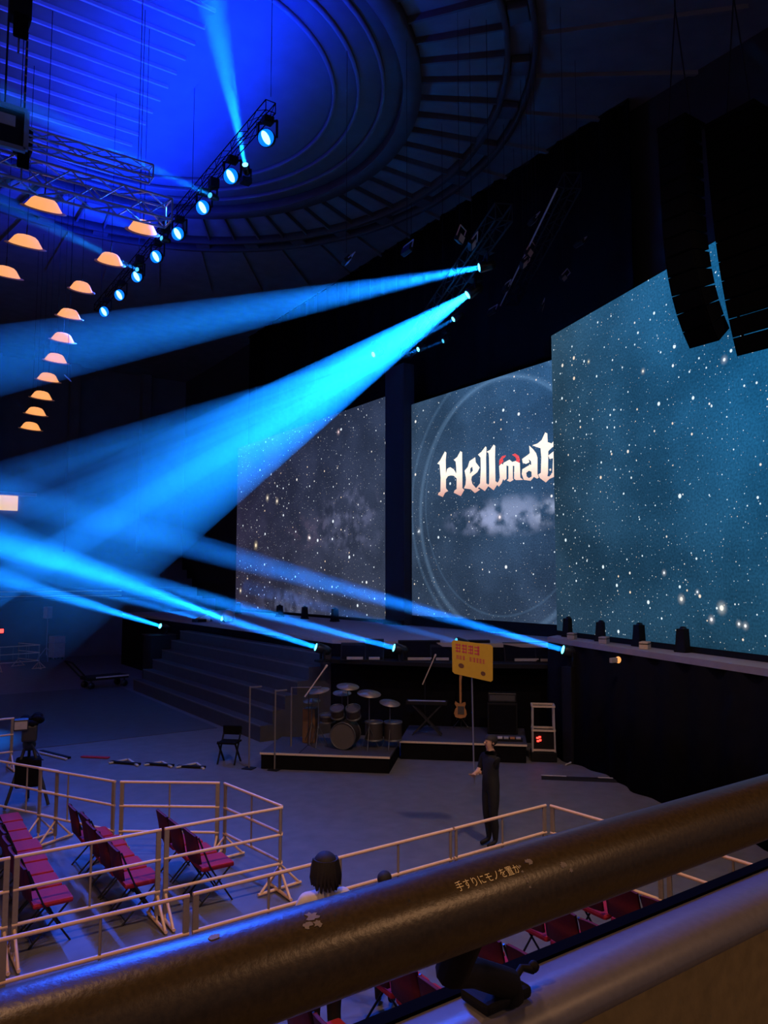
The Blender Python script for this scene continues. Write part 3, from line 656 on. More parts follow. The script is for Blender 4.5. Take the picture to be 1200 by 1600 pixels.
# ================================================================== barriers
GB = 'tubular steel crowd barriers'
def barrier(label, a, b, mid=(.5,), feet=(0, 1), h=1.1, thick=(0, 1), group=GB, m='barrier'):
    a, b = V((*a, 0)), V((*b, 0)); d = (b-a); L = d.length; t = thing('crowd_barrier', label, 'barrier', a, math.atan2(d.y, d.x), group)
    r = .021
    for k, z in enumerate((h, h-.35, h-.72)):
        MB().tube([(0, 0, z), (L, 0, z)], r, 8).build(('top_rail', 'middle_rail', 'bottom_rail')[k], m, t)
    for e, x in enumerate((.03, L-.03)):
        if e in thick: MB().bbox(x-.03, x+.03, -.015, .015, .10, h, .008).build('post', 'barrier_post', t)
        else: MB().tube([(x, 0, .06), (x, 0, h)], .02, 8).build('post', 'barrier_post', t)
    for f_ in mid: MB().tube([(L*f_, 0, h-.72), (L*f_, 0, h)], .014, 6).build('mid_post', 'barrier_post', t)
    for f_ in feet:
        x = .03 if f_ == 0 else L-.03
        MB().tube([(x, -.34, .03), (x, .34, .03)], .022, 6).tube([(x, -.30, .04), (x, 0, .34), (x, .30, .04)], .019, 6).tube([(x, 0, .03), (x, 0, .36)], .015, 6).build('foot', 'barrier', t)
    return t
# pen of the far floor block (near side, corner, angled sides)
barrier('long side barrier of the chair pen, the panel leaving the picture', (-.35, 9.52), (1.48, 9.53))
barrier('long side barrier of the chair pen, between its first two red rows', (1.52, 9.53), (3.16, 9.55))
barrier('long side barrier of the chair pen meeting its stage corner', (3.20, 9.55), (4.80, 9.55), mid=(), thick=(0,))
barrier('short barrier closing the chair pen at its stage end', (4.82, 9.60), (4.63, 11.14), thick=(1,))
barrier('angled barrier panel at the back of the chair pen next to the stage end', (4.58, 11.2), (3.36, 12.10))
barrier('angled barrier panel at the back of the chair pen overlapped by another', (3.30, 12.16), (2.50, 13.66), mid=(.6,))
barrier('outer barrier panel overlapping behind the angled chair pen side', (2.72, 13.30), (1.85, 14.95), mid=(.4,))
pq = onz(22, 1122, 1.1)
barrier('bluish barrier panel beside the broadcast camera', (pq.x-1.8, pq.y-.15), (pq.x, pq.y))
barrier('bluish barrier panel running from the camera to the chair pen', (1.80, 15.0), (pq.x-1.2, pq.y-.5))
# barrier line in front of the balcony
barrier('front barrier panel below the balcony, the one with the wide joint post', (1.10, 7.46), (2.76, 7.46), group=GB)
barrier('front barrier panel below the balcony, leaving the picture', (-.6, 7.45), (1.06, 7.46), group=GB)
barrier('front barrier panel below the balcony, next to the person in white', (2.80, 7.47), (4.44, 7.52), thick=(0,))
barrier('front barrier panel on the open floor next to the person in white', (4.46, 7.52), (6.12, 7.58), thick=())
barrier('front barrier panel at the feet of the person with the sign', (6.15, 7.58), (7.80, 7.65), thick=(1,))
barrier('side barrier panel turning back below the handrail', (7.84, 7.60), (7.98, 5.95), feet=(1,))
barrier('side barrier panel seen through the gap under the handrail', (7.99, 5.90), (8.06, 4.25))
barrier('far white barrier panel on the dim floor', (5.2, 38.6), (6.95, 38.95), mid=(.33, .66))
barrier('far white barrier panel turned away behind the dim floor', (6.95, 39.0), (6.3, 40.7), mid=(.5,))
barrier('far white barrier panel leaving the picture', (3.3, 38.3), (5.15, 38.6))

# ================================================================== chairs
def make_chair():
    """padded folding chair facing +X, origin on the floor under the seat centre"""
    t = thing('padded_chair', 'red padded folding chair', 'chair')
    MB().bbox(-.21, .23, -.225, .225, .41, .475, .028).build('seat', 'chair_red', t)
    bk = MB()
    pts = []
    for z, x in ((.52, -.215), (.70, -.245), (.88, -.285)): pts.append((x, z))
    vs_ = []; fs = []
    ny = 6
    for (x, z) in pts:
        for j in range(ny+1):
            yy = -.22+.44*j/ny; c = .035*(1-(2*j/ny-1)**2)
            top = .03*(1-(2*j/ny-1)**2) if z > .8 else 0
            vs_.append((x-c, yy, z+top)); vs_.append((x-c-.035, yy, z+top))
    k2 = 2*(ny+1)
    for i in range(2):
        for j in range(ny):
            a0 = i*k2+2*j; b0 = (i+1)*k2+2*j
            fs += [(a0, a0+2, b0+2, b0), (a0+1, b0+1, b0+3, a0+3)]
    for i in range(2):
        for e in (0, 2*ny): fs.append((i*k2+e, i*k2+e+1, (i+1)*k2+e+1, (i+1)*k2+e) if e else (i*k2+e, (i+1)*k2+e, (i+1)*k2+e+1, i*k2+e+1))
    for r_ in (0, 2*k2):
        for j in range(ny): fs.append((r_+2*j, r_+2*j+1, r_+2*j+3, r_+2*j+2))
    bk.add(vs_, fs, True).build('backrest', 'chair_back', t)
    for s in (-1, 1):
        MB().tube([(.20, s*.235, 0), (-.10, s*.235, .45), (-.275, s*.235, .86)], .012, 6).build('leg', 'black_gloss', t)
        MB().tube([(-.24, s*.215, 0), (.17, s*.215, .42)], .012, 6).build('leg', 'black_gloss', t)
    MB().tube([(-.20, -.215, .05), (-.20, .215, .05)], .009, 5).build('stretcher', 'black_gloss', t)
    return t
first = make_chair(); used = [False]
def place_chair(x, y, label, group, rz=0.):
    o = first if not used[0] else copy_tree(first)
    used[0] = True; o.location = (x, y, 0); o.rotation_euler = (0, 0, rz); o['label'] = label; o['group'] = group
ROWS = [(1.05, 9.95, 9, 'rearmost pen row'), (1.98, 9.95, 8, 'second pen row'), (2.98, 9.95, 5, 'third pen row'), (3.95, 9.95, 3, 'short pen row at stage end')]
for (x, y0, n, w) in ROWS:
    for k in range(n):
        end = '%s from the long barrier' % ('first', 'second', 'third', 'fourth', 'fifth', 'sixth', 'seventh', 'eighth', 'ninth')[k]
        place_chair(x+random.uniform(-.03, .03), y0+k*.5, 'red padded chair, %s, %s' % (w, end), 'red chairs in the pen')
for i, x in enumerate((3.30, 4.28, 5.25, 6.22, 7.15)):
    w = ('rearmost row', 'second row', 'third row', 'fourth row', 'row by the side barrier')[i]
    for k in range(1 if i == 0 else 0, 5):
        place_chair(x+random.uniform(-.03, .03), 6.15-k*.5, 'red chair below the balcony, %s, %s' % (w, ('outermost', 'second in', 'in the middle', 'last but one', 'innermost')[k]), 'red chairs below the balcony')

# ================================================================== floor sheet, floor cables
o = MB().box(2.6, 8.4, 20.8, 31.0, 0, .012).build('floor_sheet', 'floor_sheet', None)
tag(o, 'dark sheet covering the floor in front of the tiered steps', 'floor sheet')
def cable(label, pts, r, m, group=None):
    o = MB().tube(pts, r, 6).build('floor_cable', m); tag(o, label, 'cable', group)
def fp(px, py, z=.03): p = onz(px, py, z); return p
def floor_bar(label, pxs, m='pale'):
    p0 = fp(*pxs[0]); t = thing('folded_stand', label, 'stand', (p0.x, p0.y, 0)); L = []
    for q in pxs:
        w = fp(*q); L.append(V((w.x-p0.x, w.y-p0.y, .03)))
    for i in range(len(L)-1): MB().bar(L[i], L[i+1], .05, .03).build('bar', m, t)
    MB().bar(L[0]+V((.08, .12, -.005)), L[-1]+V((.08, .12, -.005)), .10, .04).build('case_strip', 'black', t)
floor_bar('pale folded stand lying beside the broadcast camera', [(60, 1175), (80, 1180), (104, 1186)])
floor_bar('pale folded stand lying flat, first past the red strip', [(170, 1192), (200, 1186), (215, 1196)])
floor_bar('pale folded stand lying flat, second past the red strip', [(225, 1195), (253, 1190), (268, 1198)])
floor_bar('pale folded stand lying flat, nearest the drum riser', [(275, 1199), (307, 1192), (318, 1201)])
a_, b_ = fp(128, 1181), fp(170, 1183)
o = MB().bar((0, 0, 0), V((b_.x-a_.x, b_.y-a_.y, 0)), .12, .02).build('floor_tape', 'chair_red', None, (a_.x, a_.y, .02)); tag(o, 'dark red strip lying on the floor behind the chair pen', 'strip')
cable('curved pale cable on the floor by the black skirt', [fp(884, 1195), fp(893, 1191), fp(905, 1188), fp(925, 1187)], .018, 'pale')
a_, b_ = onz(846, 1216, 0), onz(970, 1221, 0)
t = thing('cable_ramp', 'long low dark cable ramp with pale edges on the floor', 'cable ramp', (a_.x, a_.y, 0)); d = V((b_.x-a_.x, b_.y-a_.y, 0)); nn = V((-d.y, d.x, 0)).normalized()
MB().hexa([nn*-.12, d+nn*-.12, d+nn*.12, nn*.12], [nn*-.06+V((0, 0, .045)), d+nn*-.06+V((0, 0, .045)), d+nn*.06+V((0, 0, .045)), nn*.06+V((0, 0, .045))]).build('ramp', 'black', t)
MB().bar(V((0, 0, .05))+nn*.05, d*.32+V((0, 0, .05))+nn*.05, .03, .01).build('edge_strip', 'pale', t)
MB().bar(d*.72+V((0, 0, .05))+nn*.05, d+V((0, 0, .05))+nn*.05, .03, .01).build('edge_strip', 'pale', t)

# ================================================================== gear on the stage edge
def effect_unit(px, py, hgt, label, D, zb):
    p = dep(px, py, D); t = thing('effect_machine', label, 'stage machine', (p.x, p.y, zb), random.uniform(-.3, .3), 'black upright machines along the screens')
    w = .095*hgt/.5
    MB().hexa([(-w*1.25, -w*1.25, 0), (w*1.25, -w*1.25, 0), (w*1.25, w*1.25, 0), (-w*1.25, w*1.25, 0)], [(-w*.95, -w*.95, hgt*.9), (w*.95, -w*.95, hgt*.9), (w*.95, w*.95, hgt*.9), (-w*.95, w*.95, hgt*.9)]).build('body', 'black', t)
    MB().lathe([(w*.8, hgt*.9), (w*.55, hgt*.98), (0, hgt)], 12).build('cap', 'black_gloss', t)
    MB().bbox(-w*1.4, w*1.4, -w*1.4, w*1.4, 0, .05, .01).build('foot_plate', 'black', t)
def on_plinth(px, k=.4):
    p = rpl(px, 1000); q = V((p.x, p.y))+nR*k; return q
for i, (px, h) in enumerate(((889, .50), (940, .48), (1000, .50), (1068, .50))):
    q = on_plinth(px, .38); D = (V((q.x, q.y, 3))-CP).dot(fw)
    effect_unit(px, 1000, h, ('black upright machine at the corner of the near screen', 'black upright machine next to the corner one at the near screen', 'black upright machine before the near screen, third from its corner', 'tallest black upright machine before the near screen')[i], D, 2.74)
for i, (px, w) in enumerate(((914, .22), (965, .25), (1030, .26))):
    q = on_plinth(px, .35)
    t = thing('small_case', ('small grey case between the first two upright machines', 'small grey case between the middle upright machines', 'small beige case beside the tallest upright machine')[i], 'case', (q.x, q.y, 2.74), .4, 'small cases on the plinth')
    MB().bbox(-w/2, w/2, -.09, .09, 0, .15, .015).build('body', 'case' if i < 2 else 'edge_lit', t); MB().bbox(-w/2-.006, w/2+.006, -.096, .096, .10, .115, .003).build('seam', 'black', t)
for i, (px, X) in enumerate(((437, 15.2), (476, 15.3), (523, 15.3), (372, 15.0))):
    p = onx(px, 965, X); effect_unit(px, 965, .55, ('black upright machine before the far screen, above the drum riser', 'black upright machine before the middle of the far screen', 'black upright machine before the far screen, close to the pillar', 'black upright machine at the outer edge of the far screen')[i], (p-CP).dot(fw), 2.5)
# cases and monitors along the ledge
def wedge(px, D, w, h, label, m='black', zb=2.05, kind='floor_monitor', cat='monitor'):
    p = dep(px, 1015, D); t = thing(kind, label, cat, (p.x, p.y, zb), math.radians(-34), 'gear along the stage ledge')
    MB().prism([(-w/2, -.22, 0), (-w/2, .24, 0), (-w/2, .24, h), (-w/2, .02, h)], (w, 0, 0)).build('body', m, t)
    MB().prism([(-w/2+.03, -.215, .03), (-w/2+.03, -.2, .03), (-w/2+.03, .025, h-.03), (-w/2+.03, .01, h-.02)], (w-.06, 0, 0)).build('grille', 'black_cloth', t)
    MB().bbox(-w*.28, w*.28, -.245, -.222, .02, .09, .006).build('name_plate', 'case', t)
for i, (px, w, h) in enumerate(((555, .75, .42), (585, .5, .52), (655, 1.1, .50), (690, .6, .40), (745, .7, .52), (820, 1.1, .46), (850, .5, .40), (915, 1.0, .30))):
    wedge(px, 20.22-.0016*(px-555), w, h, ('low black stage monitor with grey plate above the drum kit', 'tall black stage monitor beside the drum side beam lamp', 'broad humped black monitor between beam lamp and yellow sign', 'small black monitor with pink lit plate left of the sign', 'black monitor mostly behind the yellow sign', 'broad black monitor past the yellow sign with white plate', 'small black monitor next to the long rising beam', 'flat black monitor beside the near plinth')[i])
# cymbal-like lit gear pile at top of steps
p = onx(316, 978, 10.95)
t = thing('gear_pile', 'small heap of orange lit gear at the top of the steps', 'gear', (p.x, p.y, 2.5), .3)
MB().bbox(-.35, .05, -.2, .2, 0, .12, .02).build('case', 'black', t); MB().bbox(-.1, .3, -.12, .2, .0, .2, .03).build('bag', 'edge_lit', t); MB().bar((-.3, 0, .13), (.35, .1, .28), .05).build('bar', 'wood_light', t)
p = onx(357, 972, 10.95)
t = thing('fan_unit', 'pale stage fan beside the beam lamp on the steps', 'fan', (p.x, p.y, 2.5), -.4)
MB().bbox(-.3, .3, -.12, .12, 0, .1, .02).build('base', 'case', t); MB().lathe([(.22, -.06), (.25, 0), (.22, .06)], 18, (0, 0, .33), (0.6, -1, 0.1)).build('housing', 'case', t); MB().lathe([(0, -.02), (.2, -.01), (.2, .01), (0, .02)], 12, (0, 0, .33), (0.6, -1, 0.1)).build('grille', 'pale', t)
d_ = ray(966, 1031); Q_ = RA+nR*.83; k_ = nR.dot(Q_)/nR.dot(V((d_.x, d_.y))); p = CP+d_*k_
t = thing('practical_lamp', 'small orange lamp on the black skirt below the near screen', 'lamp', p)
MB().ball((0, 0, 0), (.06, .06, .07), 10, 6).build('bulb', 'dome_glow', t); MB().bbox(-.24, -.05, -.03, .03, -.05, .05, .01).build('plate', 'case', t)

# ================================================================== band area
def riser(label, a, b, z, deep, lip='edge_lit'):
    a, b = V((a.x, a.y, 0)), V((b.x, b.y, 0)); d = b-a; L = d.length
    t = thing('band_riser', label, 'platform', a, math.atan2(d.y, d.x), 'band risers')
    MB().bbox(0, L, 0, deep, .0, z-.05, .01).build('skirt', 'black_cloth', t)
    MB().bbox(-.02, L+.02, -.02, deep, z-.05, z, .008).build('top', 'step', t)
    MB().box(-.02, L+.02, -.035, -.02, z-.045, z-.002).build('edge_strip', lip, t)  # warm light along the riser edge is put into this strip's colour
    return t
D1a, D1b = onz(408, 1175, .36), onz(608, 1182, .36)
R1 = riser('low drum riser with pale front edge', D1a, D1b, .36, 1.7)
D2a, D2b = onz(626, 1157, .42), onz(822, 1163, .42)
R2 = riser('low guitar riser with pale front edge behind the sign pole', D2a, D2b, .42, 1.9)
def rloc(R, x, y, z): return R.matrix_basis @ V((x, y, z))
bpy.context.view_layer.update()
ang1 = R1.rotation_euler.z; ang2 = R2.rotation_euler.z
# drum kit
c = rloc(R1, 1.75, .95, .36)
dk = thing('drum_kit', 'dark drum kit with pale cymbals on the low drum riser', 'drum kit', c, ang1)
def drum(nm, ctr, r, d, ax, m='drum'):
    ax = V(ax).normalized(); b = MB().lathe([(r, -d/2), (r, d/2)], 22, ctr, ax).build(nm, m, dk)
    for sgn in (-1, 1):
        MB().lathe([(r+.012, -.02), (r+.012, .02), (r-.01, .02), (r-.01, -.02), (r+.012, -.02)], 22, V(ctr)+ax*(sgn*d/2), ax).build('hoop', 'stand_metal', b)
        MB().lathe([(0, .0), (r, 0)], 22, V(ctr)+ax*(sgn*d/2*.99), ax*sgn).build('drum_head', 'drum_skin' if sgn > 0 else 'drum', b)
drum('bass_drum', (0, -.25, .30), .29, .42, (-.1, -1, 0))
drum('tom', (-.2, -.22, .78), .15, .2, (0, -.45, 1)); drum('tom', (.17, -.22, .78), .16, .22, (0, -.45, 1))
drum('floor_tom', (.62, -.05, .36), .2, .38, (0, 0, 1)); drum('floor_tom', (1.05, .0, .36), .2, .38, (0, 0, 1)); drum('snare_drum', (-.5, .1, .58), .18, .14, (0, -.1, 1))
for x, y, z, r, tl in ((-.85, .0, 1.0, .2, .0), (-.62, -.3, 1.28, .25, -.12), (.05, -.25, 1.38, .26, .1), (.55, -.3, 1.24, .27, .12), (1.0, -.15, 1.02, .24, .16), (-.2, .3, 1.15, .22, .05)):
    cm = MB().lathe([(0, .03), (.04, .025), (.06, .0), (r, -.02), (r, -.024), (.06, -.006), (0, .02)], 22, (x, y, z), (tl, -.18, 1)).build('cymbal', 'cymbal', dk)
    MB().tube([(x, y, .45), (x, y, z+.03)], .011, 6).tube([(x, y, .5), (x-.2, y+.12, .0)], .01, 5).tube([(x, y, .5), (x+.2, y+.12, .0)], .01, 5).tube([(x, y, .5), (x, y-.22, .0)], .01, 5).build('stand', 'stand_metal', dk)
MB().tube([(-1.25, -.3, 0), (-1.25, -.3, 1.32), (-.55, -.32, 1.34)], .022, 6).build('rack_tube', 'step_edge', dk)
MB().tube([(.45, .45, 0), (.45, .45, .42)], .03, 8).lathe([(0, .42), (.19, .42), (.2, .47), (0, .5)], 16, (.45, .45, 0)).build('stool', 'black', dk)
MB().bbox(-1.1, -.8, .1, .42, 0, .78, .02).build('drum_module_case', 'wood_dark', dk)
# mic stands
def mic_stand(label, p, rz, h, boom, lean, m='pale'):
    t = thing('microphone_stand', label, 'mic stand', p, rz, 'microphone stands by the band')
    MB().tube([(0, 0, .12), (0, 0, h)], .011, 6).build('pole', 'black_gloss', t)
    for k in range(3): a = k*2*PI/3; MB().tube([(0, 0, .14), (.28*math.cos(a), .28*math.sin(a), .008)], .010, 5).build('leg', 'black_gloss', t)
    e = V((boom*math.cos(lean), 0, h+boom*math.sin(lean))); s_ = V((-.15*math.cos(lean), 0, h-.15*math.sin(lean)))
    MB().tube([s_, e], .016, 6).build('boom', m, t)
    MB().lathe([(.014, 0), (.02, .1), (.028, .13), (.022, .17), (0, .18)], 10, e, e-s_).build('microphone', m, t)
def stand_at(px, py, z): return onz(px, py, z)
mic_stand('microphone stand with bright diagonal boom over the drum kit', rloc(R1, 1.0, .25, .36), ang1, 1.30, .55, .95, 'edge_lit')
q = rloc(R2, .45, 1.3, .42); mic_stand('microphone stand with bright boom beside the guitar', q, ang2, 1.25, .5, 1.15, 'edge_lit')
# guitar on stand
c = onz(722, 1130, .42)
q = V((R2.matrix_basis.inverted() @ c)); q = V((q.x, min(q.y, 1.65), .42)); c = R2.matrix_basis @ q
gt = thing('electric_guitar', 'orange brown electric guitar upright on a stand behind the sign', 'guitar', c, ang2)
sg_ = (c-CP).dot(fw)/1200
GZ = .25
body = [(-.02, .0), (-.13, .03), (-.165, .12), (-.14, .22), (-.10, .27), (-.15, .36), (-.13, .42), (-.07, .38), (-.03, .36), (.03, .36), (.06, .39), (.12, .40), (.13, .35), (.10, .27), (.14, .19), (.155, .10), (.12, .03)]
MB().prism([(x, -.025, z+GZ) for x, z in body][::-1], (0, .05, 0)).build('body', 'wood_light', gt)
MB().box(-.026, .026, -.03, .012, GZ+.3, GZ+.95).build('neck', 'wood_light', gt)
MB().prism([(-.028, -.02, GZ+.95), (.028, -.02, GZ+.95), (.06, -.01, GZ+1.12), (-.02, -.01, GZ+1.14)], (0, .02, 0)).build('headstock', 'wood_light', gt)
MB().box(-.07, .09, -.032, -.025, GZ+.1, GZ+.3).build('pickguard', 'drum_skin', gt)
MB().tube([(0, .12, 0), (0, .1, .8)], .012, 6).tube([(-.2, .05, 0), (0, .1, .25), (.2, .05, 0)], .012, 6).tube([(-.1, -.06, GZ-.03), (-.1, .1, GZ), (.1, .1, GZ), (.1, -.06, GZ-.03)], .011, 6).tube([(0, .25, 0), (0, .1, .3)], .012, 6).build('stand', 'black_gloss', gt)
# amplifier and keyboard
c = rloc(R2, .55, .75, .42)
t = thing('keyboard_stand', 'dark keyboard on an x stand between drums and guitar', 'keyboard', c, ang2)
MB().bbox(-.5, .5, -.15, .15, .72, .81, .015).build('keyboard', 'black', t); MB().box(-.45, .45, -.13, -.01, .811, .816).build('keys', 'case', t)
MB().bar((-.35, -.1, 0), (.35, -.1, .72), .03).bar((.35, -.1, 0), (-.35, -.1, .72), .03).bar((-.35, .1, 0), (.35, .1, .72), .03).bar((.35, .1, 0), (-.35, .1, .72), .03).build('frame', 'black_gloss', t)
c = rloc(R2, 2.35, 1.2, .42)
t = thing('guitar_amplifier', 'black guitar amplifier stack on the riser by the sign pole', 'amplifier', c, ang2)
MB().bbox(-.36, .36, -.18, .18, .02, .75, .02).build('speaker_cabinet', 'black', t); MB().bbox(-.34, .34, -.15, .15, .755, .98, .02).build('head', 'black_gloss', t); MB().box(-.32, .32, -.19, -.18, .06, .70).build('grille', 'black_cloth', t); MB().box(-.3, .3, -.158, -.15, .80, .93).build('control_panel', 'step', t)
# pedal board and small pale thing on the riser front
c = rloc(R2, 2.5, .35, .42)
t = thing('pedal_board', 'low pedal board with pale pedals on the riser edge', 'pedal board', c, ang2)
MB().bbox(-.3, .3, -.12, .12, 0, .05, .01).build('board', 'black', t)
for k in range(4): MB().bbox(-.27+k*.14, -.16+k*.14, -.08, .06, .05, .085, .008).build('pedal', ('pale', 'case', 'wood_light', 'case')[k], t)
# rack frame with red lights
c = onz(850, 1173, .25); c.z = 0
t = thing('equipment_rack', 'open equipment rack with pale frame and red lights', 'rack', c, ang2)
MB().bbox(-.29, .29, -.03, .43, 0, .22, .02).build('base_case', 'black', t)
w, h = .25, 1.24
for x in (-w, w):
    for y_ in (0, .4): MB().bar((x, y_, .22), (x*.94, y_, h), .035).build('upright', 'case', t)
for z_ in (.26, .70, h): MB().bar((-w, 0, z_), (w, 0, z_), .05, .04).bar((-w, .4, z_), (w, .4, z_), .05, .04).bar((-w, 0, z_), (-w, .4, z_), .04).bar((w, 0, z_), (w, .4, z_), .04).build('cross_frame', 'edge_lit', t)
MB().bbox(-w+.02, w-.02, .02, .4, .28, .68, .01).build('power_unit', 'black', t)
for k, (x, z_) in enumerate(((-.14, .53), (-.09, .55), (-.13, .46), (-.08, .48))): MB().bbox(x-.025, x+.025, .0, .02, z_-.02, z_+.02, .005).build('red_light', 'led_red', t)
# scaffolding goalposts by the drums
def goal(label, px, h):
    c = onz(*px, 0); t = thing('support_pole', label, 'pole', c, .6, 'thin grey poles beside the drum riser')
    MB().tube([(0, 0, 0), (0, 0, h)], .02, 6).build('tube', 'step_edge', t); MB().bbox(-.12, .12, -.12, .12, 0, .02, .006).build('base_plate', 'black', t)
    MB().bar((0, 0, h-.02), (.22, -.16, h-.02), .03).build('top_arm', 'step_edge', t)
goal('thin grey pole with short arm at the corner of the steps', (389, 1201), 1.78); goal('thin grey pole between the corner pole and the drum kit', (429, 1203), 1.72)
# black chair-like stand by the steps
c = onz(358, 1192, 0)
t = thing('folding_stool', 'black folding seat by the foot of the steps', 'stool', c, .8)
MB().bar((-.2, -.2, 0), (.22, -.2, .75), .03).bar((.2, -.2, 0), (-.2, -.2, .5), .03).bar((-.2, .2, 0), (.22, .2, .75), .03).bar((.2, .2, 0), (-.2, .2, .5), .03).build('frame', 'black', t); MB().bbox(-.22, .2, -.22, .22, .45, .49, .012).build('seat', 'black_cloth', t); MB().bbox(.14, .2, -.22, .22, .6, .8, .02).build('backrest', 'black_cloth', t)

# ================================================================== people
def person(label, loc, rz, pose, cloth, s=1.0, hair_long=False, bulk=1.0, shoes='black'):
    """one continuous skinned body; local: y forward, x to its right"""
    t = thing('person', label, 'person', loc, rz); t.scale = (s, s, s)
    J = {'pel': ((0, 0, .93), (.145, .105)), 'spi': ((0, .0, 1.10), (.125, .095)), 'che': ((0, .0, 1.28), (.155, .105)), 'nec0': ((0, -.005, 1.42), (.075, .065)), 'nec': ((0, .0, 1.47), (.05, .055)),
         'jaw': ((0, .02, 1.535), (.062, .075)), 'hed': ((0, .015, 1.61), (.074, .092)), 'top': ((0, .0, 1.67), (.055, .07))}
    E = [('pel', 'spi'), ('spi', 'che'), ('che', 'nec0'), ('nec0', 'nec'), ('nec', 'jaw'), ('jaw', 'hed'), ('hed', 'top')]
    for sd, k in (('l', -1), ('r', 1)):
        J['hip'+sd] = ((k*.085, 0, .85), (.085, .095)); J['kne'+sd] = ((k*.085, .02, .48), (.056, .06)); J['cal'+sd] = ((k*.085, -.01, .32), (.053, .058)); J['ank'+sd] = ((k*.085, -.015, .09), (.036, .042)); J['toe'+sd] = ((k*.095, .15, .035), (.040, .028))
        J['sho'+sd] = ((k*.175, -.005, 1.375), (.062, .062))
        el, wr, hd_ = pose[sd]
        J['elb'+sd] = (el, (.042, .042)); J['wri'+sd] = (wr, (.028, .026)); J['pal'+sd] = (hd_, (.036, .018))
        E += [('pel', 'hip'+sd), ('hip'+sd, 'kne'+sd), ('kne'+sd, 'cal'+sd), ('cal'+sd, 'ank'+sd), ('ank'+sd, 'toe'+sd), ('che', 'sho'+sd), ('sho'+sd, 'elb'+sd), ('elb'+sd, 'wri'+sd), ('wri'+sd, 'pal'+sd)]
        dr = (V(hd_)-V(wr)).normalized(); side = dr.cross(V((0, 0, 1))); side = side.normalized() if side.length > .2 else V((0, 1, 0)); cu = dr.cross(side).normalized()
        grip = pose.get('grip') == sd
        for f in range(4):
            o_ = side*(.024*(f-1.5)); L = (.062, .072, .068, .052)[f]; b0 = V(hd_)+dr*.03+o_
            bend = cu*(-1 if not grip else 1)
            p1 = b0+dr*(L*.55)+bend*(.012 if not grip else .02); p2 = p1+(dr*(L*.5) if not grip else -dr*.005+bend*.035)
            J['f%d%s' % (f, sd)] = (b0, (.010, .010)); J['g%d%s' % (f, sd)] = (p1, (.009, .009)); J['h%d%s' % (f, sd)] = (p2, (.007, .007))
            E += [('pal'+sd, 'f%d%s' % (f, sd)), ('f%d%s' % (f, sd), 'g%d%s' % (f, sd)), ('g%d%s' % (f, sd), 'h%d%s' % (f, sd))]
        th = V(wr)+dr*.035+side*(-.042); J['t0'+sd] = (th, (.012, .012)); J['t1'+sd] = (th+dr*.035-side*.012+cu*(.015 if grip else -.005), (.010, .010)); E += [('wri'+sd, 't0'+sd), ('t0'+sd, 't1'+sd)]
    for n_ in J:
        if n_[:3] in ('pel', 'spi', 'che', 'hip', 'kne', 'cal', 'sho', 'elb'): J[n_] = (J[n_][0], tuple(q*bulk for q in J[n_][1]))
    names = list(J); idx = {n_: i for i, n_ in enumerate(names)}
    me = bpy.data.meshes.new('skeleton'); me.from_pydata([tuple(J[n_][0]) for n_ in names], [(idx[a], idx[b]) for a, b in E], [])
    tmp = bpy.data.objects.new('tmp', me); COL.objects.link(tmp)
    md = tmp.modifiers.new('s', 'SKIN'); md.use_smooth_shade = True; md.branch_smoothing = .6
    for i, n_ in enumerate(names):
        sv = me.skin_vertices[0].data[i]; sv.radius = J[n_][1]; sv.use_root = (n_ == 'pel')
    sb = tmp.modifiers.new('u', 'SUBSURF'); sb.levels = 2; sb.render_levels = 2
    bpy.context.view_layer.update()
    bme = bpy.data.meshes.new_from_object(tmp.evaluated_get(bpy.context.evaluated_depsgraph_get()))
    bpy.data.objects.remove(tmp)
    bme.materials.clear()
    for m_ in (cloth[0], cloth[1], 'skin', shoes): bme.materials.append(MATS[m_])
    wl, wr_ = V(pose['l'][1]), V(pose['r'][1])
    for pg in bme.polygons:
        c_ = pg.center; hand = False
        for sd in 'lr':
            w_, h_ = V(pose[sd][1]), V(pose[sd][2]); dd = (h_-w_).normalized()
            if -.01 < (c_-w_).dot(dd) < .22 and ((c_-w_)-dd*(c_-w_).dot(dd)).length < .085: hand = True
        pg.material_index = 2 if (c_.z > 1.445 or hand) else (0 if c_.z > .95 else (3 if c_.z < .075 else 1))
        pg.use_smooth = True
    bme.name = 'body'; body_ = link('body', bme, t)
    # face
    MB().ball((0, .105, 1.585), (.013, .02, .024), 8, 6).build('nose', 'skin', t)
    for k in (-1, 1):
        MB().ball((k*.031, .092, 1.605), (.013, .008, .008), 8, 6).build('eye', 'black_gloss', t); MB().ball((k*.082, .0, 1.59), (.010, .022, .032), 8, 6).build('ear', 'skin', t)
    MB().ball((0, .09, 1.545), (.026, .008, .007), 8, 6).build('mouth', 'chair_back', t)
    hr = MB()
    hr.ball((0, -.012, 1.615), (.096, .112, .092), 16, 12, lambda c_: c_.z > 1.625+.2*max(0, c_.y) or (c_.y < .01 and c_.z > 1.53))
    if hair_long:
        for k in range(34):
            a = PI*.93+PI*1.14*k/33-.0; x_, y_ = .094*math.cos(a), .105*math.sin(a)-.012
            sw = random.uniform(-.012, .012)
            hr.tube([(x_*.93, y_*.93, 1.655), (x_*1.08, y_*1.08, 1.58), (x_*1.14+sw, y_*1.10, 1.52), (x_*1.12+sw*2, y_*1.1-.01, random.uniform(1.43, 1.48))], [.016, .020, .020, .006], 6)
    hr.build('hair', 'hair', t)
    return t
